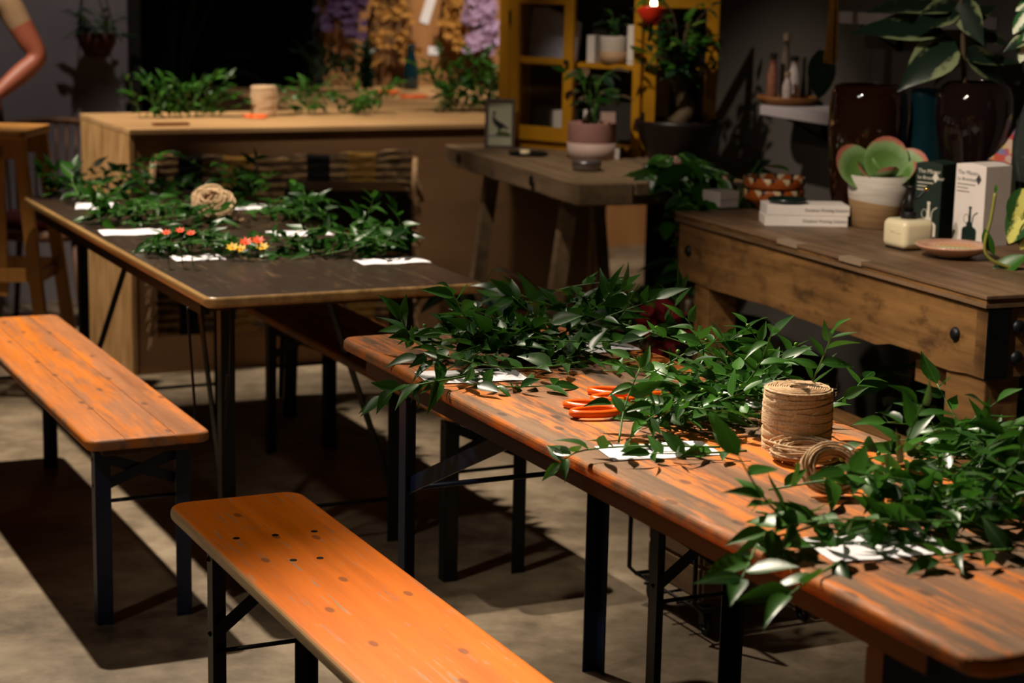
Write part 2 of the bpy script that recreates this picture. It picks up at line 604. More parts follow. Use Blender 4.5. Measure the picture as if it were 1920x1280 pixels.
# ------------------------------------------------------------------ trestle tables and benches
def trestle(name, label, cat, O, L, W, H, T, plank_ws, top, steel, leg_x, leg_ys, rad, bar_z, kind, group=None, yaw=YAW):
    """O: near left corner on the floor. local x to the right, y away from the camera, origin mid floor"""
    ux, uy = Vector((math.cos(yaw), math.sin(yaw), 0)), Vector((-math.sin(yaw), math.cos(yaw), 0))
    c = Vector(O) + ux * W / 2 + uy * L / 2
    r = thing(name, label, cat, c, yaw, group)
    x = -W / 2
    tot = sum(plank_ws)
    for i, pw in enumerate(plank_ws):
        x1 = x + pw / tot * W
        ra = (rad if i == 0 else 0, rad if i == len(plank_ws) - 1 else 0) * 2
        ra = (ra[0], ra[1], ra[1], ra[0])
        g = .00004
        poly = rrect(x + (g if i else 0), x1 - (g if i < len(plank_ws) - 1 else 0), -L / 2, L / 2, ra, 6)
        pk_ = MB().prism(poly, H - T, H).build('plank' if len(plank_ws) > 1 else 'top_board', top, r, bevel=T * .36, seg=4)
        seams = ([x + g] if i else []) + ([x1 - g] if i < len(plank_ws) - 1 else [])
        wts = []
        for e_ in pk_.data.edges:
            va, vb = (pk_.data.vertices[j].co for j in e_.vertices)
            if abs(va.z - vb.z) > 1e-4:
                wts.append(0.0)
            elif any(abs(va.x - q_) < 1e-5 and abs(vb.x - q_) < 1e-5 for q_ in seams):
                wts.append(.12)
            else:
                wts.append(1.0)
        at = pk_.data.attributes.new('bevel_weight_edge', 'FLOAT', 'EDGE')
        at.data.foreach_set('value', wts)
        pk_.modifiers['bevel'].limit_method = 'WEIGHT'
        x = x1
    if kind == 'table':
        for sx in (-1, 1):
            MB().box(sx * (W / 2 - .03) - .012, sx * (W / 2 - .03) + .012, -L / 2 + .12, L / 2 - .12, H - T - .034, H - T).build('side_rail', M_dark, r)
    for y in leg_ys:
        MB().box(-W / 2 + .045, W / 2 - .045, y - .05, y + .05, H - T - (.05 if kind == 'table' else .022), H - T).build('cleat', M_cleat, r, bevel=.003)
        zt = H - T - .02
        iny = -1 if y > 0 else 1
        for sx in (-1, 1):
            lx = sx * leg_x
            m = MB()
            a = .036
            # angle iron: one flange faces sideways, one faces the table end
            m.box(lx - .002, lx + .002, y - a / 2, y + a / 2, 0, zt) if sx < 0 else m.box(lx - .002, lx + .002, y - a / 2, y + a / 2, 0, zt)
            m.box(min(lx, lx - sx * a), max(lx, lx - sx * a), y - iny * a / 2 - .002, y - iny * a / 2 + .002, 0, zt)
            m.build('leg', steel, r)
            if kind == 'table' and not (y < 0 and steel is M_navy):
                MB().bar((lx - sx * .012, y, bar_z + .005), (lx - sx * .07, y + iny * .46, H - T - .03), .034, .005, (1, 0, 0)).build('diagonal_brace', steel, r)
        if kind == 'table' and y < 0 and steel is M_navy:
            MB().box(-leg_x, leg_x, y + .02, y + .024, .50, H - T - .055).build('end_plate', M_blue, r)
        if kind == 'bench':
            MB().bar((-leg_x, y, bar_z + .03), (leg_x, y, zt - .01), .004, .026, (0, 0, 1)).build('cross_brace', steel, r)
            MB().bar((leg_x, y + .006, bar_z + .03), (-leg_x, y + .006, zt - .01), .004, .026, (0, 0, 1)).build('cross_brace', steel, r)
        MB().tube([(-leg_x, y, bar_z), (leg_x, y, bar_z)], .006 if kind == 'table' else .005, 8).build('crossbar', steel, r, True)
    return r


A0 = Vector((-.385, 4.228, 0))
C0 = Vector((-.751, 4.69, 0))
B0 = Vector((-.985, 4.382, 0))
E0 = Vector((-.713, 3.881, 0))
LA = 2.21
table_a = trestle('folding_table', 'long folding table with worn orange planks and navy steel legs, nearest the camera', 'table',
                  A0 - UV * LA, LA, .584, TH, .028, [.13, .16, .155, .14], M_tA, M_navy, .584 / 2 - .045, (LA / 2 - .27, -LA / 2 + .26), .035, .485, 'table', 'folding tables')
LC = 2.2
table_c = trestle('folding_table', 'dark brown folding table with pale worn edges, farther left', 'table',
                  C0, LC, .753, TH, .03, [1], M_tC, M_black, .255, (-LC / 2 + .3, LC / 2 - .3), .03, .12, 'table', 'folding tables')
LB = 1.67
trestle('folding_bench', 'weathered orange and grey folding bench left of the dark table', 'bench',
        B0, LB, .30, .478, .028, [.09, .12, .09], M_bB, M_navy, .115, (-LB / 2 + .09, LB / 2 - .1), .03, .305, 'bench', 'folding benches')
LE = 1.75
trestle('folding_bench', 'bright orange folding bench with scratched paint in the foreground', 'bench',
        E0 - UV * LE, LE, .292, .478, .03, [1], M_bE, M_black, .11, (LE / 2 - .2, -LE / 2 + .2), .045, .215, 'bench', 'folding benches')
LR = 1.75
trestle('folding_bench', 'folding bench mostly hidden under the far side of the nearest table', 'bench',
        A0 + VV * .53 - UV * (.34 + LR), LR, .30, .47, .028, [.15, .15], M_bB, M_black, .112, (LR / 2 - .11, -LR / 2 + .2), .03, .22, 'bench', 'folding benches')
LCR = 1.68
trestle('folding_bench', 'shaded orange folding bench tucked behind the dark table, its legs showing below', 'bench',
        C0 + VV * .565 - UV * .2, LCR, .30, .478, .028, [.15, .15], M_bB, M_black, .115, (-LCR / 2 + .11, LCR / 2 - .14), .03, .29, 'bench', 'folding benches')

# screw heads of the bright bench
bench_e = [o for o in C.objects if o.get('label', '').startswith('bright orange folding')][0]
_sm = MB().lathe([(.007, 0), (.007, .0012), (.005, .0016)], 12).mesh('screw_head', M_iron)
for px, py in ((443, 1009), (516, 1003), (589, 996), (550, 1050), (600, 1046)):
    p = Q(px, py, .478)
    d = p - bench_e.location
    linked('screw_head', _sm, bench_e, Matrix.Translation((d.x * VV.x + d.y * VV.y, d.x * UV.x + d.y * UV.y, .4775)))

# ------------------------------------------------------------------ leaves


def leaf_mesh(name, w, curl, fold, mat, n=6, kind='ovate', bend=0.0):
    """unit leaf: base at origin, tip at x = 1; quads in two halves, slightly folded along the midrib"""
    vs, fs = [], []
    for i in range(n + 1):
        t = i / n
        if kind == 'ovate':
            h = w * (math.sin(math.pi * t ** .70)) ** 1.05 * (1.06 - .3 * t)
        elif kind == 'lance':
            h = w * math.sin(math.pi * t ** .85)
        elif kind == 'round':
            h = w * math.sqrt(max(0, 1 - (2 * t - 1) ** 2)) if 0 < t < 1 else 0
        else:   # heart
            h = w * (math.sin(math.pi * min(1, t * .92 + .08)) ** .7) * (1 - .35 * t) if t < 1 else 0
        h = max(h, .004)
        zc = -curl * t * t
        yc = bend * math.sin(math.pi * t)
        vs += [(t, yc + h, zc + fold * h), (t, yc, zc), (t, yc - h, zc + fold * h)]
    for i in range(n):
        a, b = i * 3, i * 3 + 3
        fs += [(a, a + 1, b + 1, b), (a + 1, a + 2, b + 2, b + 1)]
    m = MB().add(vs, fs)
    return m.mesh(name, mat, True)


def leafset(mat, w=.205, kind='ovate', n=6):
    return [leaf_mesh('leaf', w * (1 + .12 * math.sin(k * 2.1)), c, f, mat, n, kind, b)
            for k, (c, f, b) in enumerate(((.05, .25, .02), (.22, .3, -.03), (.38, .15, .03), (.12, .45, .0), (-.1, .3, .05), (.3, .5, -.04)))]


LEAF_A = leafset(M_leaf)
LEAF_M = leafset(M_leaf2)
LEAF_D = leafset(M_leafd)
LEAF_Y = leafset(M_leaf3)
BERRY = MB().ball((0, 0, 0), 1, 8, 6).mesh('berry', plain('green_berry', '#5d8a2a', .3, .1), True)


def put_leaf(parent, meshes, base, axis, up, size, rng, zmin=None, name='leaf'):
    axis = Vector(axis).normalized()
    if zmin is not None:
        tip = base.z + axis.z * size
        if tip < zmin + .006:
            axis.z = (zmin + .006 - base.z) / size
            axis.normalize()
    up = Vector(up)
    y = up.cross(axis)
    if y.length < 1e-3:
        y = Vector((1, 0, 0)).cross(axis)
    y.normalize()
    z = axis.cross(y)
    m = Matrix(((axis.x, y.x, z.x, base.x), (axis.y, y.y, z.y, base.y), (axis.z, y.z, z.z, base.z), (0, 0, 0, 1)))
    return linked(name, rng.choice(meshes), parent, m @ Matrix.Scale(size, 4))


def smooth_path(pts, n):
    """Catmull-Rom through pts"""
    pts = [Vector(p) for p in pts]
    if len(pts) == 2:
        return [pts[0].lerp(pts[1], i / n) for i in range(n + 1)]
    out = []
    k = len(pts) - 1
    for i in range(n + 1):
        t = i / n * k
        j = min(int(t), k - 1)
        f = t - j
        p0, p1, p2, p3 = pts[max(j - 1, 0)], pts[j], pts[j + 1], pts[min(j + 2, k)]
        out.append(.5 * ((2 * p1) + (p2 - p0) * f + (2 * p0 - 5 * p1 + 4 * p2 - p3) * f * f + (3 * p1 - p0 - 3 * p2 + p3) * f ** 3))
    return out


def sprig(root, pts, rng, meshes, size=.06, gap=.026, zmin=None, r=.0016, mat=None, spread=.9, berries=0, start=.1, droop=0.0, terminal=True):
    """a stem through world points pts (root sits at the origin of its location) with alternate leaves"""
    o = root.location
    L = sum((Vector(pts[i + 1]) - Vector(pts[i])).length for i in range(len(pts) - 1))
    n = max(6, int(L / .02))
    path = [p - o for p in smooth_path(pts, n)]
    zl = None if zmin is None else zmin - o.z
    if zl is not None:
        for p in path:
            p.z = max(p.z, zl + .004)
    st = MB().tube(path, [r * (1.25 - .7 * i / n) for i in range(n + 1)], 5).build('stem', mat or M_stem, root, True)
    k = 0
    s = L * start
    side = rng.choice((-1, 1))
    while s < L * .985:
        f = s / L * n
        i = min(int(f), n - 1)
        p = path[i].lerp(path[i + 1], f - i)
        t = (path[i + 1] - path[i]).normalized()
        up = Vector((rng.uniform(-.5, .5), rng.uniform(-.5, .5), 1)).normalized()
        sd = t.cross(up).normalized() * side
        ax = t * rng.uniform(.25, .8) + sd * spread * rng.uniform(.6, 1.1) + Vector((0, 0, rng.uniform(-.35, .55) - droop))
        nrm = Vector((rng.uniform(-.7, .7), rng.uniform(-.9, .4), rng.uniform(.25, 1)))
        put_leaf(st, meshes, p, ax, nrm, size * rng.uniform(.7, 1.18), rng, zl)
        if berries and rng.random() < berries:
            q = p + Vector((rng.uniform(-.015, .015), rng.uniform(-.015, .015), rng.uniform(.004, .02)))
            linked('berry', BERRY, st, Matrix.Translation(q) @ Matrix.Scale(.0042, 4))
        side = -side
        s += gap * rng.uniform(.75, 1.3)
    if terminal:
        t = (path[-1] - path[-2]).normalized()
        put_leaf(st, meshes, path[-1], t, (rng.uniform(-.4, .4), -.5, .8), size * rng.uniform(.8, 1.1), rng, zl)
    return st


def px_stem(zt, pts):
    return [Q(x, y, zt + h) for x, y, h in pts]


def heap(label, seed, zt, centre, half, main_deg, nst, size, meshes, hgt=.09, stems=(), berries=.06, gap=.026, group=None, length=(.22, .42), inside=None, up=False):
    """a loose heap of cut sprigs lying on a surface of height zt; centre in photo pixels, half sizes in metres along / across main_deg"""
    rng = random.Random(seed)
    c = Q(centre[0], centre[1], zt)
    root = thing('leafy_sprig_heap', label, 'greenery', (c.x, c.y, zt), 0, group)
    a = math.radians(main_deg)
    e1, e2 = Vector((math.cos(a), math.sin(a), 0)), Vector((-math.sin(a), math.cos(a), 0))
    for i in range(nst):
        L = rng.uniform(*length)
        sg = rng.choice((-1, 1))
        th = a + rng.gauss(0, .45) + (math.pi if sg < 0 else 0)
        d = Vector((math.cos(th), math.sin(th), 0))
        mid = c + e1 * rng.uniform(-1, 1) * half[0] + e2 * rng.uniform(-1, 1) * half[1]
        bendv = Vector((-d.y, d.x, 0)) * rng.uniform(-.07, .07)
        h0, h1, h2 = rng.uniform(.006, .05), rng.uniform(.01, hgt * .8), rng.uniform(.005, hgt * 1.15)
        pts = [mid - d * L * .5 + Vector((0, 0, h0)), mid + bendv + Vector((0, 0, h1)), mid + d * L * .5 + Vector((0, 0, h2))]
        if up:
            th = rng.uniform(0, 2 * math.pi)
            d = Vector((math.cos(th), math.sin(th), 0))
            hh = rng.uniform(.3, 1) * hgt
            pts = [mid + Vector((0, 0, .006)), mid + d * L * .2 + Vector((0, 0, hh * .7)), mid + d * L * .5 + Vector((0, 0, hh))]
        if inside:
            for p in pts:
                inside(p)
        sprig(root, pts, rng, meshes, size, gap, zt, berries=berries)
    for s in stems:
        low = s.get('over', False)
        sprig(root, px_stem(zt, s['p']), rng, meshes, s.get('size', size), s.get('gap', gap), None if low else zt, berries=s.get('berries', 0), r=.0018, start=s.get('start', .1), droop=s.get('droop', 0))
    return root


def clampA(p):
    """keep a stem point above table A"""
    d = p - A0
    a, t = d.dot(VV), -d.dot(UV)
    a2, t2 = min(max(a, .03), .56), min(max(t, .03), LA - .05)
    q = A0 + VV * a2 - UV * t2
    p.x, p.y = q.x, q.y


def clampC(p):
    d = p - C0
    a, t = d.dot(VV), d.dot(UV)
    a2, t2 = min(max(a, .05), .72), min(max(t, .08), LC - .08)
    q = C0 + VV * a2 + UV * t2
    p.x, p.y = q.x, q.y


GA = 'heaps of cut greenery on the worn orange table'
heap('heap of glossy dark green sprigs at the far left end of the worn orange table', 11, TH, (940, 680), (.15, .06), 14, 15, .068, LEAF_A, .10, group=GA, inside=clampA, gap=.022,
     stems=({'p': ((1110, 676, .02), (960, 690, .03), (800, 655, .06), (752, 600, .12))},
            {'p': ((900, 700, .02), (790, 720, .02), (745, 725, -.01), (705, 750, -.05)), 'over': True, 'droop': .3},
            {'p': ((950, 650, .03), (885, 610, .09), (850, 552, .17))},
            {'p': ((880, 720, .02), (960, 725, .012), (1040, 722, .01))}))
heap('heap of glossy dark green sprigs at the far right corner of the worn orange table', 12, TH, (1140, 630), (.12, .05), 20, 13, .070, LEAF_A, .12, group=GA, inside=clampA, gap=.022,
     stems=({'p': ((1010, 640, .03), (1120, 600, .08), (1230, 560, .13))},
            {'p': ((1200, 640, .03), (1255, 600, .06), (1270, 540, .14))},
            {'p': ((1050, 640, .02), (1000, 590, .09), (960, 555, .13))},
            {'p': ((1150, 610, .05), (1175, 580, .09), (1180, 545, .14))}))
heap('heap of shiny green sprigs beside the orange scissors on the worn orange table', 13, TH, (1315, 795), (.10, .07), 18, 15, .056, LEAF_M, .10, group=GA, inside=clampA, berries=.12, gap=.022, length=(.18, .30),
     stems=({'p': ((1160, 830, .02), (1172, 760, .07), (1200, 690, .13)), 'start': .4, 'gap': .04},
            {'p': ((1350, 838, .02), (1200, 836, .02), (1090, 845, .02), (1052, 868, .0)), 'over': True},
            {'p': ((1330, 720, .05), (1270, 750, .05), (1210, 790, .04))},
            {'p': ((1400, 845, .015), (1300, 850, .015), (1220, 850, .02))}))
heap('heap of shiny green sprigs behind the twine spool on the worn orange table', 14, TH, (1410, 740), (.15, .09), 24, 16, .056, LEAF_M, .12, group=GA, inside=clampA, berries=.12, gap=.022,
     stems=({'p': ((1380, 740, .04), (1420, 690, .10), (1447, 625, .19))},
            {'p': ((1500, 760, .03), (1530, 700, .12), (1562, 625, .21))},
            {'p': ((1300, 700, .03), (1320, 660, .08), (1305, 630, .12))},
            {'p': ((1540, 770, .02), (1590, 740, .04), (1620, 710, .06)), 'over': True}))
heap('heap of long-leaved sprigs trailing over the near edge of the worn orange table', 15, TH, (1705, 992), (.14, .03), 8, 10, .066, LEAF_M, .09, group=GA, inside=clampA, gap=.024,
     stems=({'p': ((1560, 975, .03), (1480, 1000, .02), (1425, 1015, .012), (1405, 1055, .006), (1390, 1085, .0)), 'over': True, 'size': .082, 'gap': .04},
            {'p': ((1580, 1050, .01), (1520, 1085, .005), (1480, 1115, .0)), 'over': True, 'size': .07, 'gap': .04},
            {'p': ((1500, 1005, .03), (1430, 930, .08), (1385, 855, .13)), 'size': .075, 'gap': .045},
            {'p': ((1830, 980, .04), (1700, 975, .05), (1540, 975, .05), (1440, 995, .04))},
            {'p': ((1900, 1030, .02), (1820, 1035, .02), (1760, 1050, .015))}))
heap('heap of bright green sprigs at the right edge of the worn orange table', 16, TH, (1850, 893), (.11, .08), 20, 17, .064, LEAF_M, .12, group=GA, inside=clampA, berries=.06, gap=.023,
     stems=({'p': ((1660, 920, .02), (1690, 850, .08), (1728, 760, .17)), 'size': .07},
            {'p': ((1780, 900, .05), (1850, 840, .12), (1905, 790, .18)), 'size': .07},
            {'p': ((1760, 900, .05), (1700, 890, .06), (1660, 920, .05))},
            {'p': ((1860, 930, .03), (1900, 880, .10), (1915, 840, .14))}))

GC = 'heaps of cut greenery on the dark table'
heap('heap of green sprigs at the far left corner of the dark table', 21, TH, (190, 368), (.22, .10), 14, 14, .062, LEAF_A, .11, group=GC, inside=clampC, berries=0, gap=.026,
     stems=({'p': ((230, 350, .03), (265, 330, .10), (290, 300, .16))}, {'p': ((150, 370, .03), (135, 340, .08), (140, 315, .12))}))
heap('heap of green sprigs beyond the white sheets at the left side of the dark table', 22, TH, (275, 420), (.17, .08), 14, 14, .06, LEAF_A, .09, group=GC, inside=clampC, berries=0, gap=.026)
heap('heap of green sprigs with orange flowers at the front of the dark table', 23, TH, (385, 474), (.13, .055), 14, 15, .052, LEAF_A, .085, group=GC, inside=clampC, berries=0, gap=.023, length=(.18, .3))
heap('heap of green sprigs at the far right corner of the dark table', 24, TH, (510, 372), (.17, .10), 14, 13, .058, LEAF_M, .12, group=GC, inside=clampC, berries=0, gap=.027,
     stems=({'p': ((490, 350, .04), (480, 320, .10), (478, 295, .15))},))
heap('heap of green sprigs in the middle of the dark table beside the twine', 25, TH, (590, 415), (.16, .06), 14, 12, .06, LEAF_A, .10, group=GC, inside=clampC, berries=0, gap=.027)
heap('heap of green sprigs at the near right end of the dark table', 26, TH, (680, 474), (.16, .075), 16, 17, .064, LEAF_A, .10, group=GC, inside=clampC, berries=0, gap=.025,
     stems=({'p': ((660, 420, .04), (690, 400, .09), (700, 372, .15))}, {'p': ((740, 450, .03), (750, 420, .09), (742, 395, .13))},
            {'p': ((600, 450, .01), (560, 465, .005), (520, 480, .005))}))

# orange and yellow berries/flowers on the dark table
M_fl1 = plain('orange_petal', '#e24a12', .5, .1)
M_fl2 = plain('yellow_petal', '#d9a91e', .5, .1)


def blossom(name, mat, n=7, r=1.0, cup=.35):
    m = MB()
    for k in range(n):
        a = 2 * math.pi * k / n
        d = Vector((math.cos(a), math.sin(a), cup))
        s = Vector((-math.sin(a), math.cos(a), 0))
        m.add([Vector((0, 0, 0)), d * .55 * r + s * .26 * r, d * r, d * .55 * r - s * .26 * r], [(0, 1, 2, 3)])
    m.ball((0, 0, .08), .22 * r, 6, 4)
    return m.mesh(name, mat)


BL_O = blossom('petals', M_fl1)
BL_Y = blossom('petals', M_fl2)
rng = random.Random(5)
for i, (px, py, h, me, nm) in enumerate(((312, 437, .095, BL_O, 'orange'), (338, 433, .10, BL_O, 'orange'), (358, 438, .095, BL_O, 'orange'), (461, 455, .05, BL_O, 'orange'), (484, 452, .055, BL_O, 'orange'),
                                         (452, 468, .03, BL_Y, 'yellow'), (436, 465, .035, BL_Y, 'yellow'), (492, 464, .03, BL_Y, 'yellow'))):
    p = Q(px, py, TH + h)
    t = thing('cut_flower', ('leftmost of the three small orange flowers at the left of the front heap', 'middle one of the three small orange flowers at the left of the front heap', 'rightmost of the three small orange flowers at the left of the front heap', 'left one of the two larger orange flowers in the front heap', 'right one of the two larger orange flowers in the front heap', 'middle one of the three small yellow flowers in the front heap', 'leftmost of the three small yellow flowers in the front heap', 'rightmost of the three small yellow flowers in the front heap')[i], 'flower', (p.x, p.y, TH), 0, '%s flowers on the dark table' % nm)
    MB().tube([(0, .03, .004), (0, .01, h * .5), (0, 0, h)], .0015, 5).build('stem', M_stem, t)
    linked('petals', me, t, Matrix.Translation((0, 0, h)) @ Matrix.Rotation(.5, 4, 'X') @ Matrix.Scale(.02 if i > 2 else .014, 4))


# ------------------------------------------------------------------ papers, scissors, twine on the tables
def sheet(px, py, w, h, rot, zt, label, group):
    p = Q(px, py, zt)
    o = thing('printed_sheet', label, 'paper', (p.x, p.y, zt + .0006), rot, group)
    m = MB()
    n = 6
    vs = []
    for i in range(n + 1):
        for j in range(2):
            vs.append((-w / 2 + w * i / n, -h / 2 + h * j, .0012 * math.sin(i * 1.7) + .0014))
    for i in range(n + 1):
        for j in range(2):
            vs.append((-w / 2 + w * i / n, -h / 2 + h * j, .0012 * math.sin(i * 1.7) + .0007))
    fs = []
    b = 2 * (n + 1)
    for i in range(n):
        fs += [(2 * i, 2 * i + 2, 2 * i + 3, 2 * i + 1), (b + 2 * i, b + 2 * i + 1, b + 2 * i + 3, b + 2 * i + 2), (2 * i, b + 2 * i, b + 2 * i + 2, 2 * i + 2), (2 * i + 1, 2 * i + 3, b + 2 * i + 3, b + 2 * i + 1)]
    fs += [(0, 1, b + 1, b), (2 * n, b + 2 * n, b + 2 * n + 1, 2 * n + 1)]
    m.add(vs, fs).build('page', M_paper, o)
    return o


SA = 'printed sheets on the worn orange table'
for px, py, w, h, r, lab in ((885, 706, .21, .12, .30, 'white sheet of paper under the greenery at the far left end of the orange table'),
                             (1105, 652, .20, .12, .42, 'white sheet of paper under the greenery at the far right corner of the orange table'),
                             (1235, 846, .20, .10, .30, 'white sheet of paper in front of the scissors on the orange table'),
                             (1330, 757, .20, .12, .3, 'white sheet of paper almost buried under the sprigs behind the twine spool'),
                             (1645, 1024, .20, .12, .32, 'white sheet of paper at the near edge of the orange table'),
                             (1832, 928, .20, .12, .42, 'white sheet of paper at the right edge of the orange table')):
    sheet(px, py, w, h, r, TH, lab, SA)
SC = 'printed sheets on the dark table'
for px, py, w, h, r, lab in ((182, 387, .14, .16, .2, 'white sheet of paper at the far left of the dark table'),
                             (248, 436, .19, .12, .35, 'white sheet of paper at the left edge of the dark table'),
                             (370, 484, .14, .10, .4, 'white sheet of paper under the front heap of the dark table'),
                             (562, 438, .19, .11, .35, 'white sheet of paper at the middle of the dark table'),
                             (468, 389, .15, .12, .35, 'white sheet of paper beside the twine bundle on the dark table'),
                             (735, 490, .20, .10, .4, 'white sheet of paper at the near right end of the dark table')):
    sheet(px, py, w, h, r, TH, lab, SC)


def scissors(p, ang, label, op=.25, s=1.0, group='orange-handled scissors', lift=0.0):
    """loops at the origin side, blades along +x"""
    t = thing('scissors', label, 'scissors', p, ang, group)
    piv = .10 * s
    for k, sg in enumerate((-1, 1)):
        rot = Matrix.Translation((piv, 0, .004 + .004 * k + lift)) @ Matrix.Rotation(sg * op, 4, 'Z')
        # handle: an elongated loop plus a shank to the pivot
        path = []
        for i in range(20):
            a = 2 * math.pi * i / 20
            x = -.068 * s + .034 * s * math.cos(a)
            y = sg * (-.008 * s) + .0165 * s * math.sin(a) * (1 + .15 * math.cos(a))
            path.append(rot @ Vector((x, y, .003)))
        m = MB().tube(path, .0052 * s, 8, True)
        m.tube([rot @ Vector((-.036 * s, sg * -.006 * s, .003)), rot @ Vector((-.015 * s, 0, .003)), rot @ Vector((.012 * s, 0, .003))], [.0065 * s, .0065 * s, .004 * s], 8)
        m.build('handle', M_scis, t, True)
        bl = [rot @ Vector(q) for q in ((-.005 * s, -.007 * s, 0), (.03 * s, -.008 * s, 0), (.115 * s, sg * .001, 0), (.03 * s, .008 * s, 0), (-.005 * s, .007 * s, 0))]
        b = MB()
        b.add([q for q in bl] + [q + Vector((0, 0, .002)) for q in bl], [(4, 3, 2, 1, 0), (5, 6, 7, 8, 9)] + [(i, (i + 1) % 5, 5 + (i + 1) % 5, 5 + i) for i in range(5)])
        b.build('blade', M_steel, t)
    MB().lathe([(.006 * s, 0), (.006 * s, .003), (.004 * s, .004)], 12, (piv, 0, .011 + lift)).build('pivot_screw', M_steel, t)
    return t


q = Q(1062, 774, TH)
scissors((q.x, q.y, TH), .10, 'orange-handled scissors lying nearest the table edge', .26, 1.4)
q = Q(1104, 748, TH)
scissors((q.x, q.y, TH), .02, 'orange-handled scissors lying behind the other pair, under leaves', .26, 1.4)


def winding(R, H, turns, rt, seed, bulge=.04, seg=36, tilt=.004, z0=0.0):
    rg = random.Random(seed)
    m = MB()
    path = []
    ph, amp = 0, tilt
    for i in range(turns * seg + 1):
        t = i / seg
        a = 2 * math.pi * t
        if i % (seg * 3) == 0:
            ph, amp = rg.uniform(0, 6.28), rg.uniform(.3, 1.6) * tilt
        f = t / turns
        z = z0 + rt + (H - 2 * rt) * f + amp * math.sin(a + ph) * math.sin(math.pi * min(1, f * 12, (1 - f) * 12) * .5)
        r = R * (1 + bulge * math.sin(math.pi * f)) + rg.uniform(-.0004, .0004)
        path.append((r * math.cos(a), r * math.sin(a), z))
    m.tube(path, rt, 5)
    return m


def spool(loc, R, H, label, turns=62, detail=True):
    t = thing('twine_spool', label, 'twine spool', loc, 0, 'twine spools')
    body = [(.02 * R, 0), (R * .97, 0), (R * 1.0, H * .5), (R * .97, H * .985), (R * .93, H), (R * .28, H), (R * .24, H - .004), (R * .22, H * .5), (R * .02, H * .5)]
    MB().lathe(body, 40).build('body', M_twine, t, True)
    winding(R * .985, H, turns, H / turns * .62, 3, .03, 36, .0065).build('winding', M_twine, t, True)
    # rings on top
    m = MB()
    rg = random.Random(8)
    for k in range(10):
        rr = R * (.30 + .066 * k)
        m.tube([(rr * math.cos(a * .1745), rr * math.sin(a * .1745), H + .0005 + rg.uniform(-.0006, .0008)) for a in range(36)], .0016, 4, True)
    m.build('top_turns', M_twine, t, True)
    if detail:
        m = MB()
        for k in range(70):
            a, z, rr = rg.uniform(0, 6.28), rg.uniform(.01, H), R * 1.02
            b = a + rg.uniform(-.12, .12)
            m.tube([(rr * math.cos(a), rr * math.sin(a), z), ((rr + .005) * math.cos((a + b) / 2), (rr + .005) * math.sin((a + b) / 2), z + rg.uniform(-.004, .006)), ((rr + rg.uniform(.001, .008)) * math.cos(b), (rr + .004) * math.sin(b), z + rg.uniform(-.006, .01))], .00025, 3)
        o = m.build('loose_fibres', M_twine, t)
        o['kind'] = 'stuff'
    return t


sp = Q(1492, 838, TH)
spool((sp.x, sp.y, TH), .060, .107, 'large spool of jute twine standing on the worn orange table')


def twine_coil(name, loc, R, w, loops, label, seed, rt=.0016, tilt=0.0, rz=0.0, zs=.5, tail=True):
    rg = random.Random(seed)
    m = MB()
    path = []
    seg = 26
    rr, ph = R, 0
    tr = R
    zz = 0
    for i in range(loops * seg):
        a = 2 * math.pi * i / seg
        if i % (seg // 2) == 0:
            tr = R + rg.uniform(-w, w)
            tz = rg.uniform(0, w * zs * 2.2)
            ph = rg.uniform(0, 6.28)
        rr += (tr - rr) * .12
        zz += (tz - zz) * .12
        path.append(Vector((rr * math.cos(a), rr * .86 * math.sin(a), rt + zz + w * .25 * (1 + math.sin(a * 2 + ph)) * .5)))
    rot = Matrix.Rotation(tilt, 3, 'X')
    path = [rot @ p for p in path]
    zmin = min(p.z for p in path)
    for p in path:
        p.z += rt - zmin
    t = thing(name, label, 'twine', loc, rz)
    m.tube(path, rt, 5).build('coil', M_twine, t, True)
    if tail:
        e = path[-1]
        MB().tube(smooth_path([e, e + Vector((R * .7, .01, -e.z * .3)), Vector((R * 1.6, -.02, rt)), Vector((R * 1.9, .03, rt))], 16), rt, 5).build('loose_end', M_twine, t, True)
    return t


q = Q(1508, 866, TH)
twine_coil('twine_coil', (q.x, q.y, TH), .046, .017, 40, 'flat coil of jute twine against the foot of the large spool', 4, zs=.85)
q = Q(1552, 922, TH)
twine_coil('twine_coil', (q.x, q.y, TH), .039, .014, 40, 'loose ring of jute twine in front of the large spool', 9, tilt=1.0, rz=.1, zs=1.1)
q = Q(405, 413, TH)
twine_coil('twine_bundle', (q.x, q.y, TH), .044, .034, 46, 'tangled bundle of jute twine on the dark table', 14, tilt=.75, zs=1.3, rt=.0024)

# cables hanging under the dark table
for pts, lab in ((((352, 575, .735), (356, 640, .62), (362, 720, .48), (368, 800, .34)), 'black cable hanging straight from the left edge of the dark table'),
                 (((434, 575, .735), (433, 640, .62), (430, 720, .48), (424, 806, .34)), 'black cable with an inline switch hanging from the dark table')):
    top = Q(pts[0][0], pts[0][1], .735)
    top = C0 + VV * ((top - C0).dot(VV)) + UV * max(.12, (top - C0).dot(UV))
    Y = top.y
    wp = [P(x, y, Y) for x, y, _ in pts]
    t = thing('hanging_cable', lab, 'cable', (wp[0].x, wp[0].y, wp[-1].z), 0, 'cables under the dark table')
    o = t.location.copy()
    MB().tube([p - o for p in smooth_path(wp, 14)] if True else [], .004, 6).build('cord', M_dark, t, True)
    if 'switch' in lab:
        a, b = P(430, 700, Y) - o, P(428, 752, Y) - o
        MB().bar(a, b, .016, .013).build('switch', M_dark, t, bevel=.003)

# ------------------------------------------------------------------ workbench and what stands on it
DT = .85
LD, WDp = 1.62, .95
wb = thing('workbench', 'heavy brown wooden workbench with bolted apron at the right', 'workbench', dp(WDp / 2, LD / 2), DY)


def wl(a, d, z):
    return (a - WDp / 2, d - LD / 2, z)


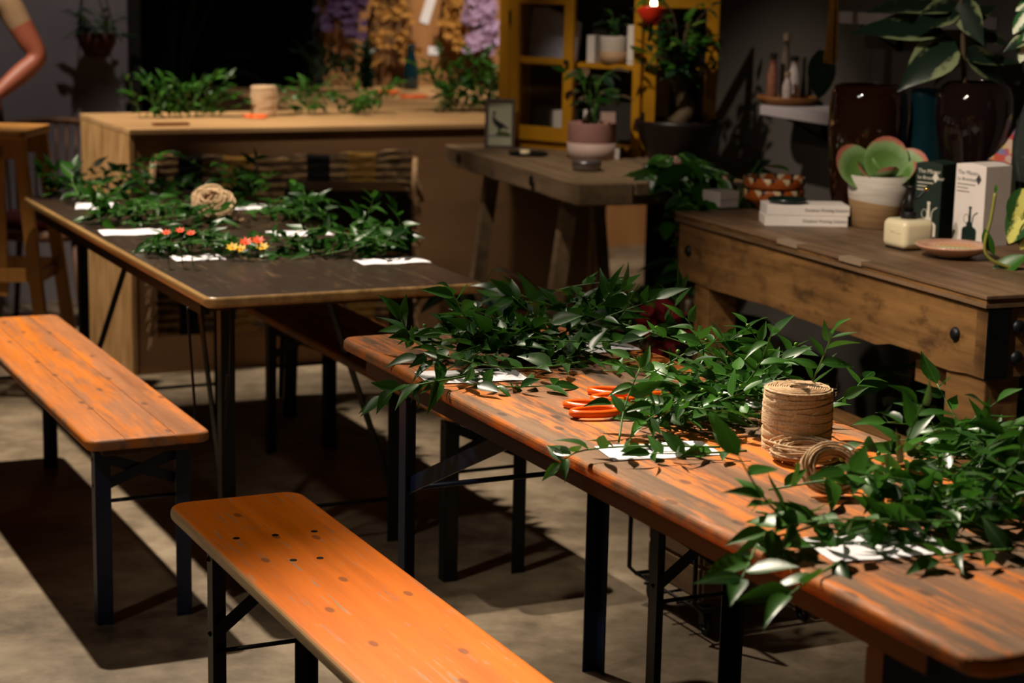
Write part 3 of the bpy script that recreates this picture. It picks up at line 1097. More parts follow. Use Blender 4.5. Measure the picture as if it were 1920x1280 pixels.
x0, x1, y0, y1 = -WDp / 2, WDp / 2, -LD / 2, LD / 2
MB().box(x0, x1, y0, y1, DT - .010, DT).build('top_layer', M_worktop, wb, bevel=.002)
MB().box(x0 + .004, x1, y0 + .004, y1, DT - .020, DT - .0105).build('top_layer', M_work, wb)
MB().box(x0 + .001, x1, y0 + .001, y1, DT - .030, DT - .0205).build('top_layer', M_worktop, wb)
ap = MB().prism([(0, 0), (LD - .01, 0), (LD - .01, .185), (0, .185)], 0, .04)
m = MB()
# front apron with a slightly ragged lower edge
n = 24
rg = random.Random(2)
zlow = [DT - .205 + rg.uniform(-.004, .004) + (.012 if 3 < i < 7 else 0) for i in range(n + 1)]
vs = []
for i in range(n + 1):
    y = y0 + .01 + (LD - .02) * i / n
    vs += [(x0 + .012, y, zlow[i]), (x0 + .012, y, DT - .034), (x0 + .055, y, DT - .034), (x0 + .055, y, zlow[i])]
fs = []
for i in range(n):
    for k in range(4):
        fs.append((i * 4 + k, i * 4 + (k + 1) % 4, i * 4 + 4 + (k + 1) % 4, i * 4 + 4 + k))
fs += [(3, 2, 1, 0), (4 * n, 4 * n + 1, 4 * n + 2, 4 * n + 3)]
apr = m.add(vs, fs).build('apron', M_work, wb)
bolt = MB().lathe([(.018, 0), (.018, .003), (.012, .010), (.004, .012)], 14).mesh('bolt', M_iron, True)
RB = Matrix.Rotation(-math.pi / 2, 4, 'Y')
for px, py in ((1291, 470), (1793, 604)):
    best = None
    # the bolt sits on the apron face: find where along the bench
    for i in range(400):
        d = LD * i / 400
        for zz in (DT - .12, DT - .10, DT - .14):
            w = dp(.012, d, zz)
            dd = w - Vector((0, 0, CAMH))
            wz = dd.dot(_F)
            e = abs(960 + FPX * dd.dot(_R) / wz - px)
            if best is None or e < best[0]:
                best = (e, d)
    linked('bolt', bolt, apr, Matrix.Translation((x0 + .012, best[1] - LD / 2, DT - .115)) @ RB)
MB().box(x0 + .012, x1, y0 + .006, y0 + .05, DT - .20, DT - .034).build('end_apron', M_work, wb)
MB().box(x0 + .010, x0 + .075, y0 + .002, y0 + .006, DT - .205, DT - .032).build('corner_strap', M_iron, wb, bevel=.001)
RB2 = Matrix.Rotation(math.pi / 2, 4, 'X')
for zz in (DT - .08, DT - .155):
    linked('bolt', bolt, wb, Matrix.Translation((x0 + .10, y0 + .006, zz)) @ RB2)
for ax in (x0 + .02, x1 - .14):
    for ay, ww in ((y0 + .012, .16), (y1 - .20, .09)):
        MB().box(ax, ax + .10, ay, ay + ww, 0, DT - .034).build('leg', M_work, wb, bevel=.004)
MB().box(x0 + .10, x0 + .16, y0 + .10, y1 - .06, .34, .375).build('lower_rail', M_work, wb, bevel=.003)
MB().prism([(x0 + .06, y0 + .22), (x0 + .10, y0 + .22), (x0 + .10, y0 + .36), (x0 + .06, y0 + .36)], DT - .28, DT - .19).build('bracket', M_work, wb)
# strips of tape on the top edge
M_tape = plain('tan_tape', '#8a7660', .5, .05)
for d in (.93, .60):
    MB().box(x0 - .0015, x0 + .03, d - LD / 2 - .055, d - LD / 2 + .055, DT - .012, DT + .0012).build('tape_strip', M_tape, wb)


def onD(px, py):
    p = Q(px, py, DT)
    return Vector((p.x, p.y, DT))


M_white = plain('white_card', '#d8cdc6', .7, .05)
M_cream = plain('cream_ceramic', '#d9cba8', .22, .04, spec=.5, coat=.3)
M_bgreen = plain('dark_green_card', '#12231b', .55, .08)


def carton(loc, rz, w, d, h, mat, label, cat='box', name='carton', group=None, lid=False):
    t = thing(name, label, cat, loc, rz, group)
    MB().box(-w / 2, w / 2, -d / 2, d / 2, 0, h).build('body', mat, t, bevel=.0015)
    if lid:
        MB().box(-w / 2 - .0015, w / 2 + .0015, -d / 2 - .0015, d / 2 + .0015, h * .52, h + .001).build('lid', mat, t, bevel=.001)
    return t


# two small white lidded boxes behind the bowls
carton(onD(1352, 388) + Vector((0.0, 0.02, 0)), DY + .2, .075, .085, .050, M_white, 'small white lidded box behind the stacked bowls', lid=True)

# stacked bowls
M_bowl = NT('terracotta_slip')
tc = M_bowl.n('ShaderNodeTexCoord')
sx = M_bowl.n('ShaderNodeSeparateXYZ')
M_bowl.l(tc.outputs['Object'], sx.inputs[0])
ang = M_bowl.math('MULTIPLY', M_bowl.math('ARCTAN2', sx.outputs[1], sx.outputs[0]), 10 / (2 * math.pi))
fr = M_bowl.math('FRACT', M_bowl.math('ADD', ang, 20.0))
tri = M_bowl.math('ABSOLUTE', M_bowl.math('SUBTRACT', fr, .5))
depth = M_bowl.math('SUBTRACT', .066, sx.outputs[2])
inz = M_bowl.math('LESS_THAN', depth, M_bowl.math('MULTIPLY', M_bowl.math('SUBTRACT', .27, tri), .075))
blk = M_bowl.math('LESS_THAN', depth, M_bowl.math('MULTIPLY', M_bowl.math('SUBTRACT', .13, M_bowl.math('ABSOLUTE', M_bowl.math('SUBTRACT', fr, .74))), .13))
cc = M_bowl.mix(inz, srgb('#a4501c'), srgb('#d6bd97'))
cc = M_bowl.mix(blk, cc, srgb('#1a1d22'))
M_bowl = M_bowl.out(cc, .3, 0, .5, 0, .2)
bprof = [(.03, 0), (.045, .0), (.048, .004), (.066, .022), (.092, .034), (.096, .040), (.097, .064), (.095, .067), (.092, .064), (.090, .042), (.06, .026), (.02, .012), (.001, .011)]
bowl_me = MB().lathe(bprof, 48).mesh('bowl', M_bowl, True)
bp = onD(1441, 396) + Vector((.02, .05, 0))
for k in range(2):
    o = bpy.data.objects.new('patterned_bowl', bowl_me)
    C.objects.link(o)
    o.location = bp + Vector((0, 0, .036 * k + (.001 if k else 0)))
    o.rotation_euler = (0, 0, .3 * k)
    tag(o, 'terracotta bowl with cream and black zigzag rim, %s of the stacked pair' % ('lower' if k == 0 else 'upper'), 'bowl', 'stacked terracotta bowls')

# white boxes with small lettering
M_txt = plain('dark_grey_print', '#3a3634', .7, .02)
bpos = onD(1510, 424) + Vector((0, .055, 0))
for k in range(2):
    t = carton(bpos + Vector((.004 * k, .004 * k, .0312 * k)), .02 + .03 * k, .245, .125, .030, M_white, 'flat white printed box, %s of the pair under the dark green dish' % ('lower' if k == 0 else 'upper'), 'box', 'flat_box', 'flat white boxes on the workbench')
    text_part('Outdoor Pruning Scissors', .0125, M_txt, t, frame_m((-.012, -.0632, .0125), (1, 0, 0), (0, 0, 1)))
dd = MB().lathe([(.02, 0), (.05, 0), (.056, .004), (.058, .012), (.055, .012), (.05, .006), (.001, .005)], 36).build('shallow_dish', plain('dark_green_glaze', '#10201a', .3, .1), None, True)
dd.location = bpos + Vector((-.05, .0, .0640))
tag(dd, 'shallow dark green dish on the flat white boxes', 'dish')

# succulent in a two-tone pot
M_pot2 = NT('two_tone_stoneware')
tc = M_pot2.n('ShaderNodeTexCoord')
sx = M_pot2.n('ShaderNodeSeparateXYZ')
M_pot2.l(tc.outputs['Object'], sx.inputs[0])
nz = M_pot2.noise(M_pot2.coords((6, 6, 60)), 1.2, 4)
edge = M_pot2.math('ADD', M_pot2.math('SUBTRACT', sx.outputs[2], .075), M_pot2.math('MULTIPLY', sx.outputs[0], .12))
cc = M_pot2.mix(M_pot2.step(edge, -.001, .001), M_pot2.ramp(nz, [(.3, srgb('#7d6142')), (.7, srgb('#9c7d58'))]), M_pot2.ramp(nz, [(.3, srgb('#a0968c')), (.7, srgb('#bdb4aa'))]))
M_pot2.bump(nz, .2, .002)
M_pot2 = M_pot2.out(cc, .65, 0, .3)
pp = onD(1650, 430) + Vector((0, .06, 0))
t = thing('potted_succulent', 'paddle plant succulent with red-rimmed leaves in a two-tone stoneware pot', 'potted plant', pp)
MB().lathe([(.02, 0), (.068, 0), (.074, .004), (.088, .10), (.091, .155), (.087, .155), (.084, .12), (.001, .12)], 40).build('pot', M_pot2, t, True)
MB().lathe([(.001, .121), (.083, .121), (.083, .135), (.001, .14)], 24).build('soil', plain('dark_soil', '#1d140d', .95, .3), t)
M_succ = NT('paddle_leaf')
tc = M_succ.n('ShaderNodeTexCoord')
sx = M_succ.n('ShaderNodeSeparateXYZ')
M_succ.l(tc.outputs['Object'], sx.inputs[0])
rx = M_succ.math('SUBTRACT', sx.outputs[0], .45)
rad = M_succ.math('SQRT', M_succ.math('ADD', M_succ.math('MULTIPLY', rx, rx), M_succ.math('MULTIPLY', sx.outputs[1], sx.outputs[1])))
nz = M_succ.noise(M_succ.coords((7, 7, 7), rand=4), 1.3, 4)
f = M_succ.math('ADD', M_succ.math('MULTIPLY', M_succ.math('MAXIMUM', rx, 0.0), .5), M_succ.math('ADD', rad, M_succ.math('MULTIPLY', M_succ.math('SUBTRACT', nz, .5), .2)))
cc = M_succ.ramp(f, [(.35, srgb('#4f6f30')), (.60, srgb('#7f9a66')), (.72, srgb('#a8604f'))])
M_succ = M_succ.out(cc, .5, 0, .35)


def paddle():
    vs, fs = [], []
    n, rr = 20, 5
    for side in (1, -1):
        for i in range(rr + 1):
            r = i / rr
            for k in range(n):
                a = 2 * math.pi * k / n
                x, y = .5 + .5 * r * math.cos(a), .47 * r * math.sin(a)
                z = .16 * (r * r) * .9 - .05 + side * .045 * (1 - r ** 4)
                vs.append((x, y, z))
    o = (rr + 1) * n
    for s_, of in ((0, 0), (1, o)):
        for i in range(rr):
            for k in range(n):
                k2 = (k + 1) % n
                q4 = (of + i * n + k, of + (i + 1) * n + k, of + (i + 1) * n + k2, of + i * n + k2)
                fs.append(q4 if s_ == 0 else tuple(reversed(q4)))
    return MB().add(vs, fs).mesh('paddle_leaf', M_succ, True)


PAD = paddle()
Yp = pp.y
rg = random.Random(3)
for bx, by, tx, ty, dy, sz, nx in ((1652, 345, 1668, 256, .02, 1.0, (0, -1, .1)), (1640, 345, 1566, 288, -.01, 1.0, (.25, -.75, .55)), (1665, 345, 1742, 288, .0, .92, (-.3, -.7, .5)),
                                   (1650, 348, 1610, 318, -.05, 1.1, (.3, -.4, .9)), (1668, 348, 1718, 318, -.05, 1.1, (-.4, -.4, .8)), (1655, 340, 1620, 296, .06, 1.0, (.3, .5, .8)), (1650, 346, 1668, 322, -.06, 1.2, (0, -.3, 1))):
    b = P(bx, by, Yp) - pp
    e = P(tx, ty, Yp + dy) - pp
    L = (e - b).length * sz
    put_leaf(t, [PAD], b, (e - b), nx, L, rg, None, 'paddle_leaf')

# cream mister with black pump
cp = onD(1707, 470) + Vector((0, .045, 0))
t = thing('plant_mister', 'cream ceramic plant mister with black pump head', 'plant mister', cp, .45)
m = MB().box(-.052, .052, -.052, .052, .003, .083)
o = m.build('body', M_cream, t, True, bevel=.019, seg=5)
MB().box(-.042, .042, -.042, .042, 0, .006).build('foot', M_dark, t)
MB().lathe([(.023, .083), (.023, .100), (.019, .102), (.010, .104)], 24).build('collar', M_dark, t, True, bevel=.001)
m = MB().lathe([(.010, .103), (.010, .140), (.008, .142), (.007, .165), (.012, .166), (.012, .172), (.004, .173)], 16)
m.build('pump', M_dark, t, True)
MB().tube(smooth_path([(.006, 0, .135), (.022, -.006, .140), (.034, -.012, .155), (.040, -.014, .162)], 10), .0042, 8).build('spout', M_dark, t, True)
MB().ball((.042, -.015, .163), .0055, 10, 8).build('nozzle', plain('brass', '#c9973a', .2, .05, metal=1), t, True)
MB().tube([(-.010 - .013 * math.sin(a * .3142), 0, .118 + .017 * math.cos(a * .3142)) for a in range(11)], .0028, 6).build('trigger_ring', M_dark, t, True)
text_part('OMYSA', .016, M_cream, t, frame_m((-.0525, .018, .045), (0, -1, 0), (0, 0, 1)), ext=.0006)

# the two mister boxes
M_ink2 = plain('dark_green_print', '#0e2019', .5, .05)
M_inkw = plain('pale_print', '#cfc6b6', .6, .03)
M_lab = plain('grey_oval_label', '#a39b8d', .6, .03)


def mister_box(loc, rz, w, d, h, mat, ink, bottle, label):
    """left face is the -x one, seen from the camera, front face is -y"""
    t = thing('mister_carton', label, 'box', loc, rz, 'plant mister cartons')
    # body with a softly arched closing flap
    MB().box(-w / 2, w / 2, -d / 2, d / 2, 0, h).build('body', mat, t, bevel=.001)
    n = 8
    vs, fs = [], []
    for i in range(n + 1):
        y = d / 2 - d * i / n
        z = h + .006 * math.sin(math.pi * i / n)
        vs += [(-w / 2 + .001, y, z + .0008), (w / 2 - .001, y, z + .0008), (-w / 2 + .001, y, h - .001), (w / 2 - .001, y, h - .001)]
    for i in range(n):
        a, b = 4 * i, 4 * i + 4
        fs += [(a, b, b + 1, a + 1), (a, a + 2, b + 2, b), (a + 1, b + 1, b + 3, a + 3), (a + 2, a + 3, b + 3, b + 2)]
    MB().add(vs, fs).build('flap', mat, t)
    X = (0, -1, 0)
    Z = (0, 0, 1)
    fx = -w / 2 - .0003
    text_part('The Mister', .0165, ink, t, frame_m((fx, d / 2 - .007, h - .026), X, Z))
    text_part('Le Brumisateur', .0138, ink, t, frame_m((fx, d / 2 - .007, h - .043), X, Z))
    for k, fl in enumerate((.60, .36, .42)):      # small print too fine to read
        MB().box(fx, fx + .0002, d / 2 - .007 - d * fl, d / 2 - .007, h - .0545 - .010 * k, h - .0520 - .010 * k).build('small_print', ink, t)

    def shape(poly, nm, mt):
        m = MB().prism(poly, 0, .0005)
        o = m.build(nm, mt, t)
        o.matrix_basis = frame_m((fx, 0, 0), X, Z)
        return o
    cx = d * .27
    shape([(cx + .010 * math.sin(a * math.pi / 4) * (1 if a % 2 == 0 else .7), h - .036 + .015 * math.cos(a * math.pi / 4) * (1 if a % 2 == 0 else .75)) for a in range(8)][::-1], 'emblem', ink)
    k = .92
    bt = [(-.026, 0), (.026, 0), (.026, .034), (.022, .041), (.011, .046), (.011, .056), (.0045, .060), (.0035, .098), (.006, .102), (.004, .106), (-.004, .106), (-.006, .102), (-.0035, .098), (-.0045, .060), (-.011, .056), (-.011, .046), (-.022, .041), (-.026, .034)]
    shape([(x + .006, y * k + .012) for x, y in bt], 'printed_bottle', bottle)
    m = MB().tube([(x + .006, y * k + .012, 0) for x, y in ((.010, .058), (.011, .074), (.016, .083), (.027, .090))], .0019, 5)
    o = m.build('printed_spout', bottle, t)
    o.matrix_basis = frame_m((fx, 0, 0), X, Z)
    m = MB().tube([(-.013 + .009 * math.cos(a * .6283) + .006, .072 * k + .013 * math.sin(a * .6283) + .008, 0) for a in range(10)], .0009, 4, True)
    o = m.build('printed_ring', bottle, t)
    o.matrix_basis = frame_m((fx, 0, 0), X, Z)
    return t, shape


wloc = onD(1843, 462) + Vector((0, .045, 0))
bt, shp = mister_box(wloc, .62, .105, .108, .222, M_white, M_txt, M_ink2, 'tall white printed mister carton with green bottle picture')
shp([(-.043 + .0095 * math.cos(a * .3927), .034 + .026 * math.sin(a * .3927)) for a in range(16)], 'oval_label', M_lab)
gloc = onD(1753, 452) + Vector((0.005, .05, 0))
mister_box(gloc, .80, .085, .085, .215, M_bgreen, M_inkw, M_inkw, 'tall dark green printed mister carton with white bottle picture')

# patterned plate
M_plate = NT('painted_plate')
tc = M_plate.n('ShaderNodeTexCoord')
sx = M_plate.n('ShaderNodeSeparateXYZ')
M_plate.l(tc.outputs['Object'], sx.inputs[0])
ang = M_plate.math('MULTIPLY', M_plate.math('ARCTAN2', sx.outputs[1], sx.outputs[0]), 30 / (2 * math.pi))
fr = M_plate.math('ABSOLUTE', M_plate.math('SUBTRACT', M_plate.math('FRACT', M_plate.math('ADD', ang, 50.0)), .5))
rr = M_plate.math('SQRT', M_plate.math('ADD', M_plate.math('MULTIPLY', sx.outputs[0], sx.outputs[0]), M_plate.math('MULTIPLY', sx.outputs[1], sx.outputs[1])))
e = M_plate.math('ADD', rr, M_plate.math('MULTIPLY', fr, .028))
cc = M_plate.ramp(M_plate.math('MULTIPLY', e, 10), [(.60, srgb('#d8c49c')), (.66, srgb('#3f7a3c')), (.70, srgb('#d8c49c')), (.76, srgb('#b5642f')), (.80, srgb('#c99a72')), (.9, srgb('#c09078'))])
M_plate = M_plate.out(cc, .22, 0, .5, 0, .3)
pp2 = onD(1786, 482) + Vector((0, .0, 0))
o = MB().lathe([(.02, 0), (.042, 0), (.05, .004), (.085, .020), (.099, .030), (.101, .034), (.098, .036), (.080, .027), (.045, .012), (.001, .010)], 56).build('painted_plate', M_plate, None, True)
o.location = pp2
tag(o, 'shallow painted plate with green and orange zigzag rim', 'plate')

# pothos cutting at the right edge of the bench
M_poth = varieg('variegated_pothos_leaf', '#234a1c', '#c9c468', True)
POTH = [leaf_mesh('leaf', .40, .15, .25, M_poth, 8, 'heart')]
PLAIN_LONG = [leaf_mesh('leaf', .20, .15, .35, M_leaf2, 8, 'lance')]
base = onD(1895, 505)
t = thing('pothos_cutting', 'trailing pothos cutting with yellow-marked leaves at the right end of the workbench', 'plant', base)
Yc = base.y
rg = random.Random(6)


def loc_px(pts, Y, o):
    return [P(x, y, Y + (r[0] if r else 0)) - o for x, y, *r in pts]


MB().tube(smooth_path(loc_px(((1866, 362), (1858, 410), (1846, 462), (1858, 486), (1890, 500), (1930, 512)), Yc, base), 24), .0045, 7).build('stem', plain('olive_vine_stem', '#7f7f34', .5, .1), t, True)
for bx, by, tx, ty, nx, ml in ((1846, 428, 1862, 482, (-.6, -.6, .3), PLAIN_LONG), (1925, 478, 1840, 528, (0, -.6, .8), PLAIN_LONG), (1925, 355, 1900, 432, (-.2, -.9, .2), POTH), (1935, 380, 1888, 455, (-.4, -.8, .3), POTH),
                               (1945, 410, 1915, 470, (.1, -.9, .2), POTH), (1900, 512, 1960, 530, (0, -.3, 1), PLAIN_LONG), (1866, 362, 1869, 345, (0, -1, 0), PLAIN_LONG)):
    b, e = P(bx, by, Yc) - base, P(tx, ty, Yc) - base
    put_leaf(t, ml, b, e - b, nx, (e - b).length, rg)

# glass vases
M_gl_br = NT('brown_glass')
M_gl_br.out((.022, .007, .0025, 1), .03, 0, .5, .35)
M_gl_br.b.inputs['Coat Weight'].default_value = .6
M_gl_br = M_gl_br.m
M_gl_te = NT('teal_glass')
M_gl_te.out((.006, .028, .038, 1), .04, 0, .5, .35)
M_gl_te = M_gl_te.m
M_gl_du = NT('smoky_glass')
M_gl_du.out((.010, .005, .005, 1), .03, 0, .5, .3)
M_gl_du = M_gl_du.m
M_gl_cl = NT('dark_clear_glass')
M_gl_cl.out((.12, .14, .13, 1), .03, 0, .5, .8)
M_gl_cl = M_gl_cl.m


def vase(px_c, top, Y, prof_px, mat, label, base_py, n=40):
    """prof_px: (half width px, y px) from the mouth down; the vase stands on the workbench"""
    k = Y / FPX * 1.0
    c = P(px_c, base_py, Y)
    t = thing('glass_vase', label, 'vase', (c.x, Y, DT), 0, 'glass vases on the workbench')
    pr = [(hw * k, (P(px_c, y, Y).z - DT)) for hw, y in prof_px]
    zmin = pr[-1][1]
    top_z = pr[0][1]
    pr = [(r, (z - zmin) / (top_z - zmin) * (top_z)) for r, z in pr]
    outer = [(r, z) for r, z in reversed(pr)]
    inner = [(max(r - .004, .002), max(z, .008)) for r, z in pr]
    inner[-1] = (.002, .008)
    MB().lathe([(.002, 0)] + outer + inner, n).build('glass', mat, t, True)
    return t


vase(1618, 157, 5.94, ((58, 158), (64, 162), (70, 176), (73, 205), (73, 240), (70, 290), (64, 340), (54, 385)), M_gl_br, 'large brown glass vase behind the succulent', 388)
vase(1725, 167, 5.95, ((28, 166), (30, 172), (30, 215), (34, 260), (44, 300), (50, 350), (46, 385)), M_gl_te, 'slender teal glass vase between the two brown vases', 388)
v2 = vase(1815, 152, 5.7, ((50, 153), (62, 160), (70, 178), (72, 205), (66, 240), (56, 275), (46, 310), (40, 345), (38, 390)), M_gl_du, 'dark smoky glass vase holding the rubber plant', 392)
vase(1945, 130, 5.45, ((20, 120), (24, 140), (34, 170), (46, 205), (55, 240), (55, 275), (46, 310), (38, 350), (36, 400)), M_gl_cl, 'clear grey glass vase cut by the right edge of the photo', 405)

# rubber plant in the smoky vase
M_rub = varieg('variegated_rubber_leaf', '#16241a', '#76805a', False, .3)
RUB = [leaf_mesh('leaf', .26, .12, .22, M_rub, 8, 'ovate'), leaf_mesh('leaf', .30, .2, .3, M_rub, 8, 'ovate'), leaf_mesh('leaf', .24, -.1, .35, M_rub, 8, 'ovate')]
o = v2.location.copy()
rb = thing('rubber_plant', 'rubber plant branch with large pale-edged leaves standing in the smoky vase', 'plant', (o.x, o.y, DT + .012))
o = rb.location.copy()
Yr = 5.7
MB().tube([p - o for p in (Vector((o.x, o.y, DT + .014)), P(1808, 160, Yr), P(1806, 80, Yr), P(1800, -40, Yr))], .008, 8).build('stem', M_stemb, rb, True)
rg = random.Random(7)
for bx, by, tx, ty, dy, nx in ((1790, 75, 1690, 160, -.08, (.3, -.7, .6)), (1770, 60, 1592, 45, .02, (.1, -.6, .8)), (1795, 20, 1628, -5, .05, (.2, -.5, .8)), (1800, 10, 1700, 60, -.06, (.2, -.8, .5)), (1802, -5, 1745, -45, 0, (.3, -.7, .5)),
                               (1806, 60, 1905, 80, -.03, (-.1, -.5, .9)), (1806, 110, 1915, 128, 0, (0, -.5, .9)), (1805, 40, 1870, 5, .05, (-.3, -.8, .4)), (1806, 120, 1745, 148, .1, (.2, -.4, .9)), (1800, 0, 1850, 90, -.1, (-.5, -.8, .2)),
                               (1800, -10, 1700, -20, .1, (.1, -.7, .6)), (1806, 90, 1880, 165, .04, (-.3, -.6, .6))):
    b, e = P(bx, by, Yr) - o, P(tx, ty, Yr + dy) - o
    lf = put_leaf(rb, RUB, b, e - b, nx, (e - b).length, rg)
# pale variegated plant at the right edge
M_pale = varieg('white_marked_leaf', '#2c5a2c', '#d9dcc2', True)
PALE = [leaf_mesh('leaf', .33, .2, .3, M_pale, 8, 'heart')]
c = P(1945, 200, 5.3)
t = thing('hanging_pothos', 'white-marked trailing pothos at the top right edge', 'plant', (c.x, c.y, DT + .26))
o = t.location.copy()
MB().tube([p - o for p in smooth_path([P(1948, 205, 5.3), P(1935, 120, 5.3), P(1928, 40, 5.3), P(1935, -40, 5.3)], 12)], .004, 6).build('stem', M_stem, t, True)
for bx, by, tx, ty, nx in ((1930, 20, 1898, 62, (-.3, -.9, .3)), (1932, 0, 1905, 20, (.1, -.9, .3)), (1930, 60, 1912, 118, (-.2, -.9, .2)), (1935, 70, 1880, 90, (-.5, -.6, .6)), (1935, -10, 1885, -25, (0, -.8, .5))):
    b, e = P(bx, by, 5.3) - o, P(tx, ty, 5.3) - o
    put_leaf(t, PALE if by < 65 else RUB, b, e - b, nx, (e - b).length, rg)

# colourful cards behind the white carton
M_paint = NT('abstract_paint')
vv = M_paint.n('ShaderNodeTexVoronoi')
M_paint.l(M_paint.coords((1, 1, 1)), vv.inputs['Vector'])
vv.inputs['Scale'].default_value = 45
sp_ = M_paint.n('ShaderNodeSeparateColor')
M_paint.l(vv.outputs['Color'], sp_.inputs[0])
cc = M_paint.ramp(sp_.outputs[0], [(.1, srgb('#8d7f93')), (.35, srgb('#c9a98c')), (.55, srgb('#b5962a')), (.7, srgb('#b2403a')), (.9, srgb('#6d6f9a'))])
M_paint = M_paint.out(cc, .6)
c = P(1890, 322, 5.62)
t = thing('painted_card', 'tilted card with bright abstract painting behind the white carton', 'card', (c.x, c.y, DT), 0)
o = t.location.copy()
a, b, d_ = P(1845, 298, 5.62) - o, P(1945, 318, 5.60) - o, P(1925, 215, 5.68) - o
nn = (b - a).cross(d_ - a).normalized() * .003
MB().add([a, b, b + (d_ - a) * .9, d_ + Vector((0, 0, 0)), a + nn, b + nn, b + (d_ - a) * .9 + nn, d_ + nn], [(0, 1, 2, 3), (7, 6, 5, 4), (0, 4, 5, 1), (1, 5, 6, 2), (2, 6, 7, 3), (3, 7, 4, 0)]).build('panel', M_paint, t)
MB().box(-.05, .10, .02, .09, 0, max(.02, a.z - .004)).build('stand', plain('dark_painted_box', '#2b2616', .5, .4, 30), t)

# things beyond the workbench: shelf, bottles, tassel
wy = 3.0
M_shelf = plain('white_shelf', '#b9aeb2', .6, .05)


def on_wall(px, py, off=0.0):
    """point on the grey right-hand wall (offset towards the room)"""
    d = _ray(px, py)
    q0 = dp(WALLA - off, 0)
    s_ = (q0 - Vector((0, 0, CAMH))).dot(ND) / d.dot(ND)
    return Vector((0, 0, CAMH)) + d * s_


def shelf(px0, py0, px1, py1, depth, thick, label):
    a, b = on_wall(px0, py0, depth), on_wall(px1, py1, depth)
    z = (a.z + b.z) / 2
    la = (b - dp(0, 0)).dot(WD)
    lb = (a - dp(0, 0)).dot(WD)
    t = thing('wall_shelf', label, 'shelf', dp(WALLA - depth / 2, (la + lb) / 2, z - thick), DY, 'white shelves on the grey wall')
    h = abs(lb - la) / 2
    MB().box(-depth / 2, depth / 2 - .001, -h, h, 0, thick).build('board', M_shelf, t, bevel=.003)
    for yy in (-h * .7, h * .7):
        MB().box(depth / 2 - .02, depth / 2 - .001, yy - .01, yy + .01, -.09, 0).bar((depth / 2 - .012, yy, -.085), (-depth / 4, yy, -.002), .012, .008).build('bracket', M_dark, t)
    return z, la, lb


zs, la, lb = shelf(1425, 192, 1560, 222, .24, .035, 'lower white shelf carrying the round wooden tray')
shelf(1560, 12, 1760, 40, .22, .04, 'upper white shelf behind the rubber plant')
tr = Q(1490, 196, zs)
tr = dp(WALLA - .125, (tr - D0).dot(WD), zs)
M_tray = wood('tray_wood', '#6e431d', '#a06a34', .5, 'X')
o = MB().lathe([(.02, 0), (.085, 0), (.112, .022), (.113, .030), (.108, .030), (.09, .012), (.001, .010)], 40).build('round_tray', M_tray, None, True)
o.location = tr
tag(o, 'round wooden tray on the lower white shelf', 'tray')
for k, (dx, dy, r, h, colr, lid, lab) in enumerate(((-.045, .035, .020, .17, '#8a5a48', True, 'pink salt bottle with black cap on the tray'), (-.02, -.03, .018, .105, '#b9aaa6', False, 'small white jar at the front of the tray'),
                                                    (.035, .02, .024, .16, '#c9bcb8', True, 'white salt bottle with black cap on the tray'), (.02, .06, .018, .24, '#6e6257', False, 'tall thin bottle at the back of the tray'))):
    t = thing('bottle', lab, 'bottle', tr + ND * dx + WD * dy + Vector((0, 0, .0125)), 0, 'bottles on the round tray')
    MB().lathe([(r * .9, 0), (r, .004), (r, h * .55), (r * .6, h * .75), (r * .55, h * .9), (r * .6, h * .9)], 20).build('body', plain('bottle_fill_%d' % k, colr, .3, .25, 60, spec=.5), t, True)
    MB().lathe([(r * .66, h * .9), (r * .66, h), (r * .5, h + .002)], 16).build('cap', M_dark if lid else plain('cork_%d' % k, '#8a7460', .8), t)
# hanging tassel
ta = on_wall(1558, 120, .35)
t = thing('tassel', 'long ochre tassel hanging in front of the grey wall', 'tassel', ta)
M_och = plain('ochre_yarn', '#a8741c', .85, .3, 60)
rg = random.Random(4)
m = MB()
for k in range(40):
    a = rg.uniform(0, 6.28)
    r = rg.uniform(0, .026)
    m.tube([(r * math.cos(a), r * math.sin(a), rg.uniform(0, .02)), (r * .75 * math.cos(a), r * .75 * math.sin(a), .10), (r * .45 * math.cos(a), r * .45 * math.sin(a), .26)], .0022, 4)
o = m.build('strands', M_och, t)
o['kind'] = 'stuff'
MB().tube([(0, 0, .25), (0, 0, .28), (0, 0, .30)], [.015, .017, .008], 10).build('knot', M_och, t, True)
MB().tube([(0, 0, .29), (0, 0, 2.2)], .003, 5).build('cord', M_och, t)
# single dark leaf behind the tassel
c = on_wall(1533, 180, .28)
t = thing('hanging_leaf_plant', 'single large dark leaf hanging beside the tray', 'plant', c)
b, e = on_wall(1548, 95, .28) - c, on_wall(1532, 188, .28) - c
MB().tube(smooth_path([b, b + Vector((.01, 0, .12)), b + Vector((.02, 0, .5))], 8), .003, 5).build('stem', M_stem, t)
put_leaf(t, [leaf_mesh('leaf', .34, .1, .2, M_leafd, 8, 'heart')], b, e - b, (-.4, -.9, .1), (e - b).length, rg)

# ------------------------------------------------------------------ counter at the back
GZ = .95
ct = thing('plywood_counter', 'long strand-board counter at the back with plywood top', 'counter', gp(1.0, .40), YAW)


def gl(k, d, z):
    return (k - 1.0, d - .40, z)


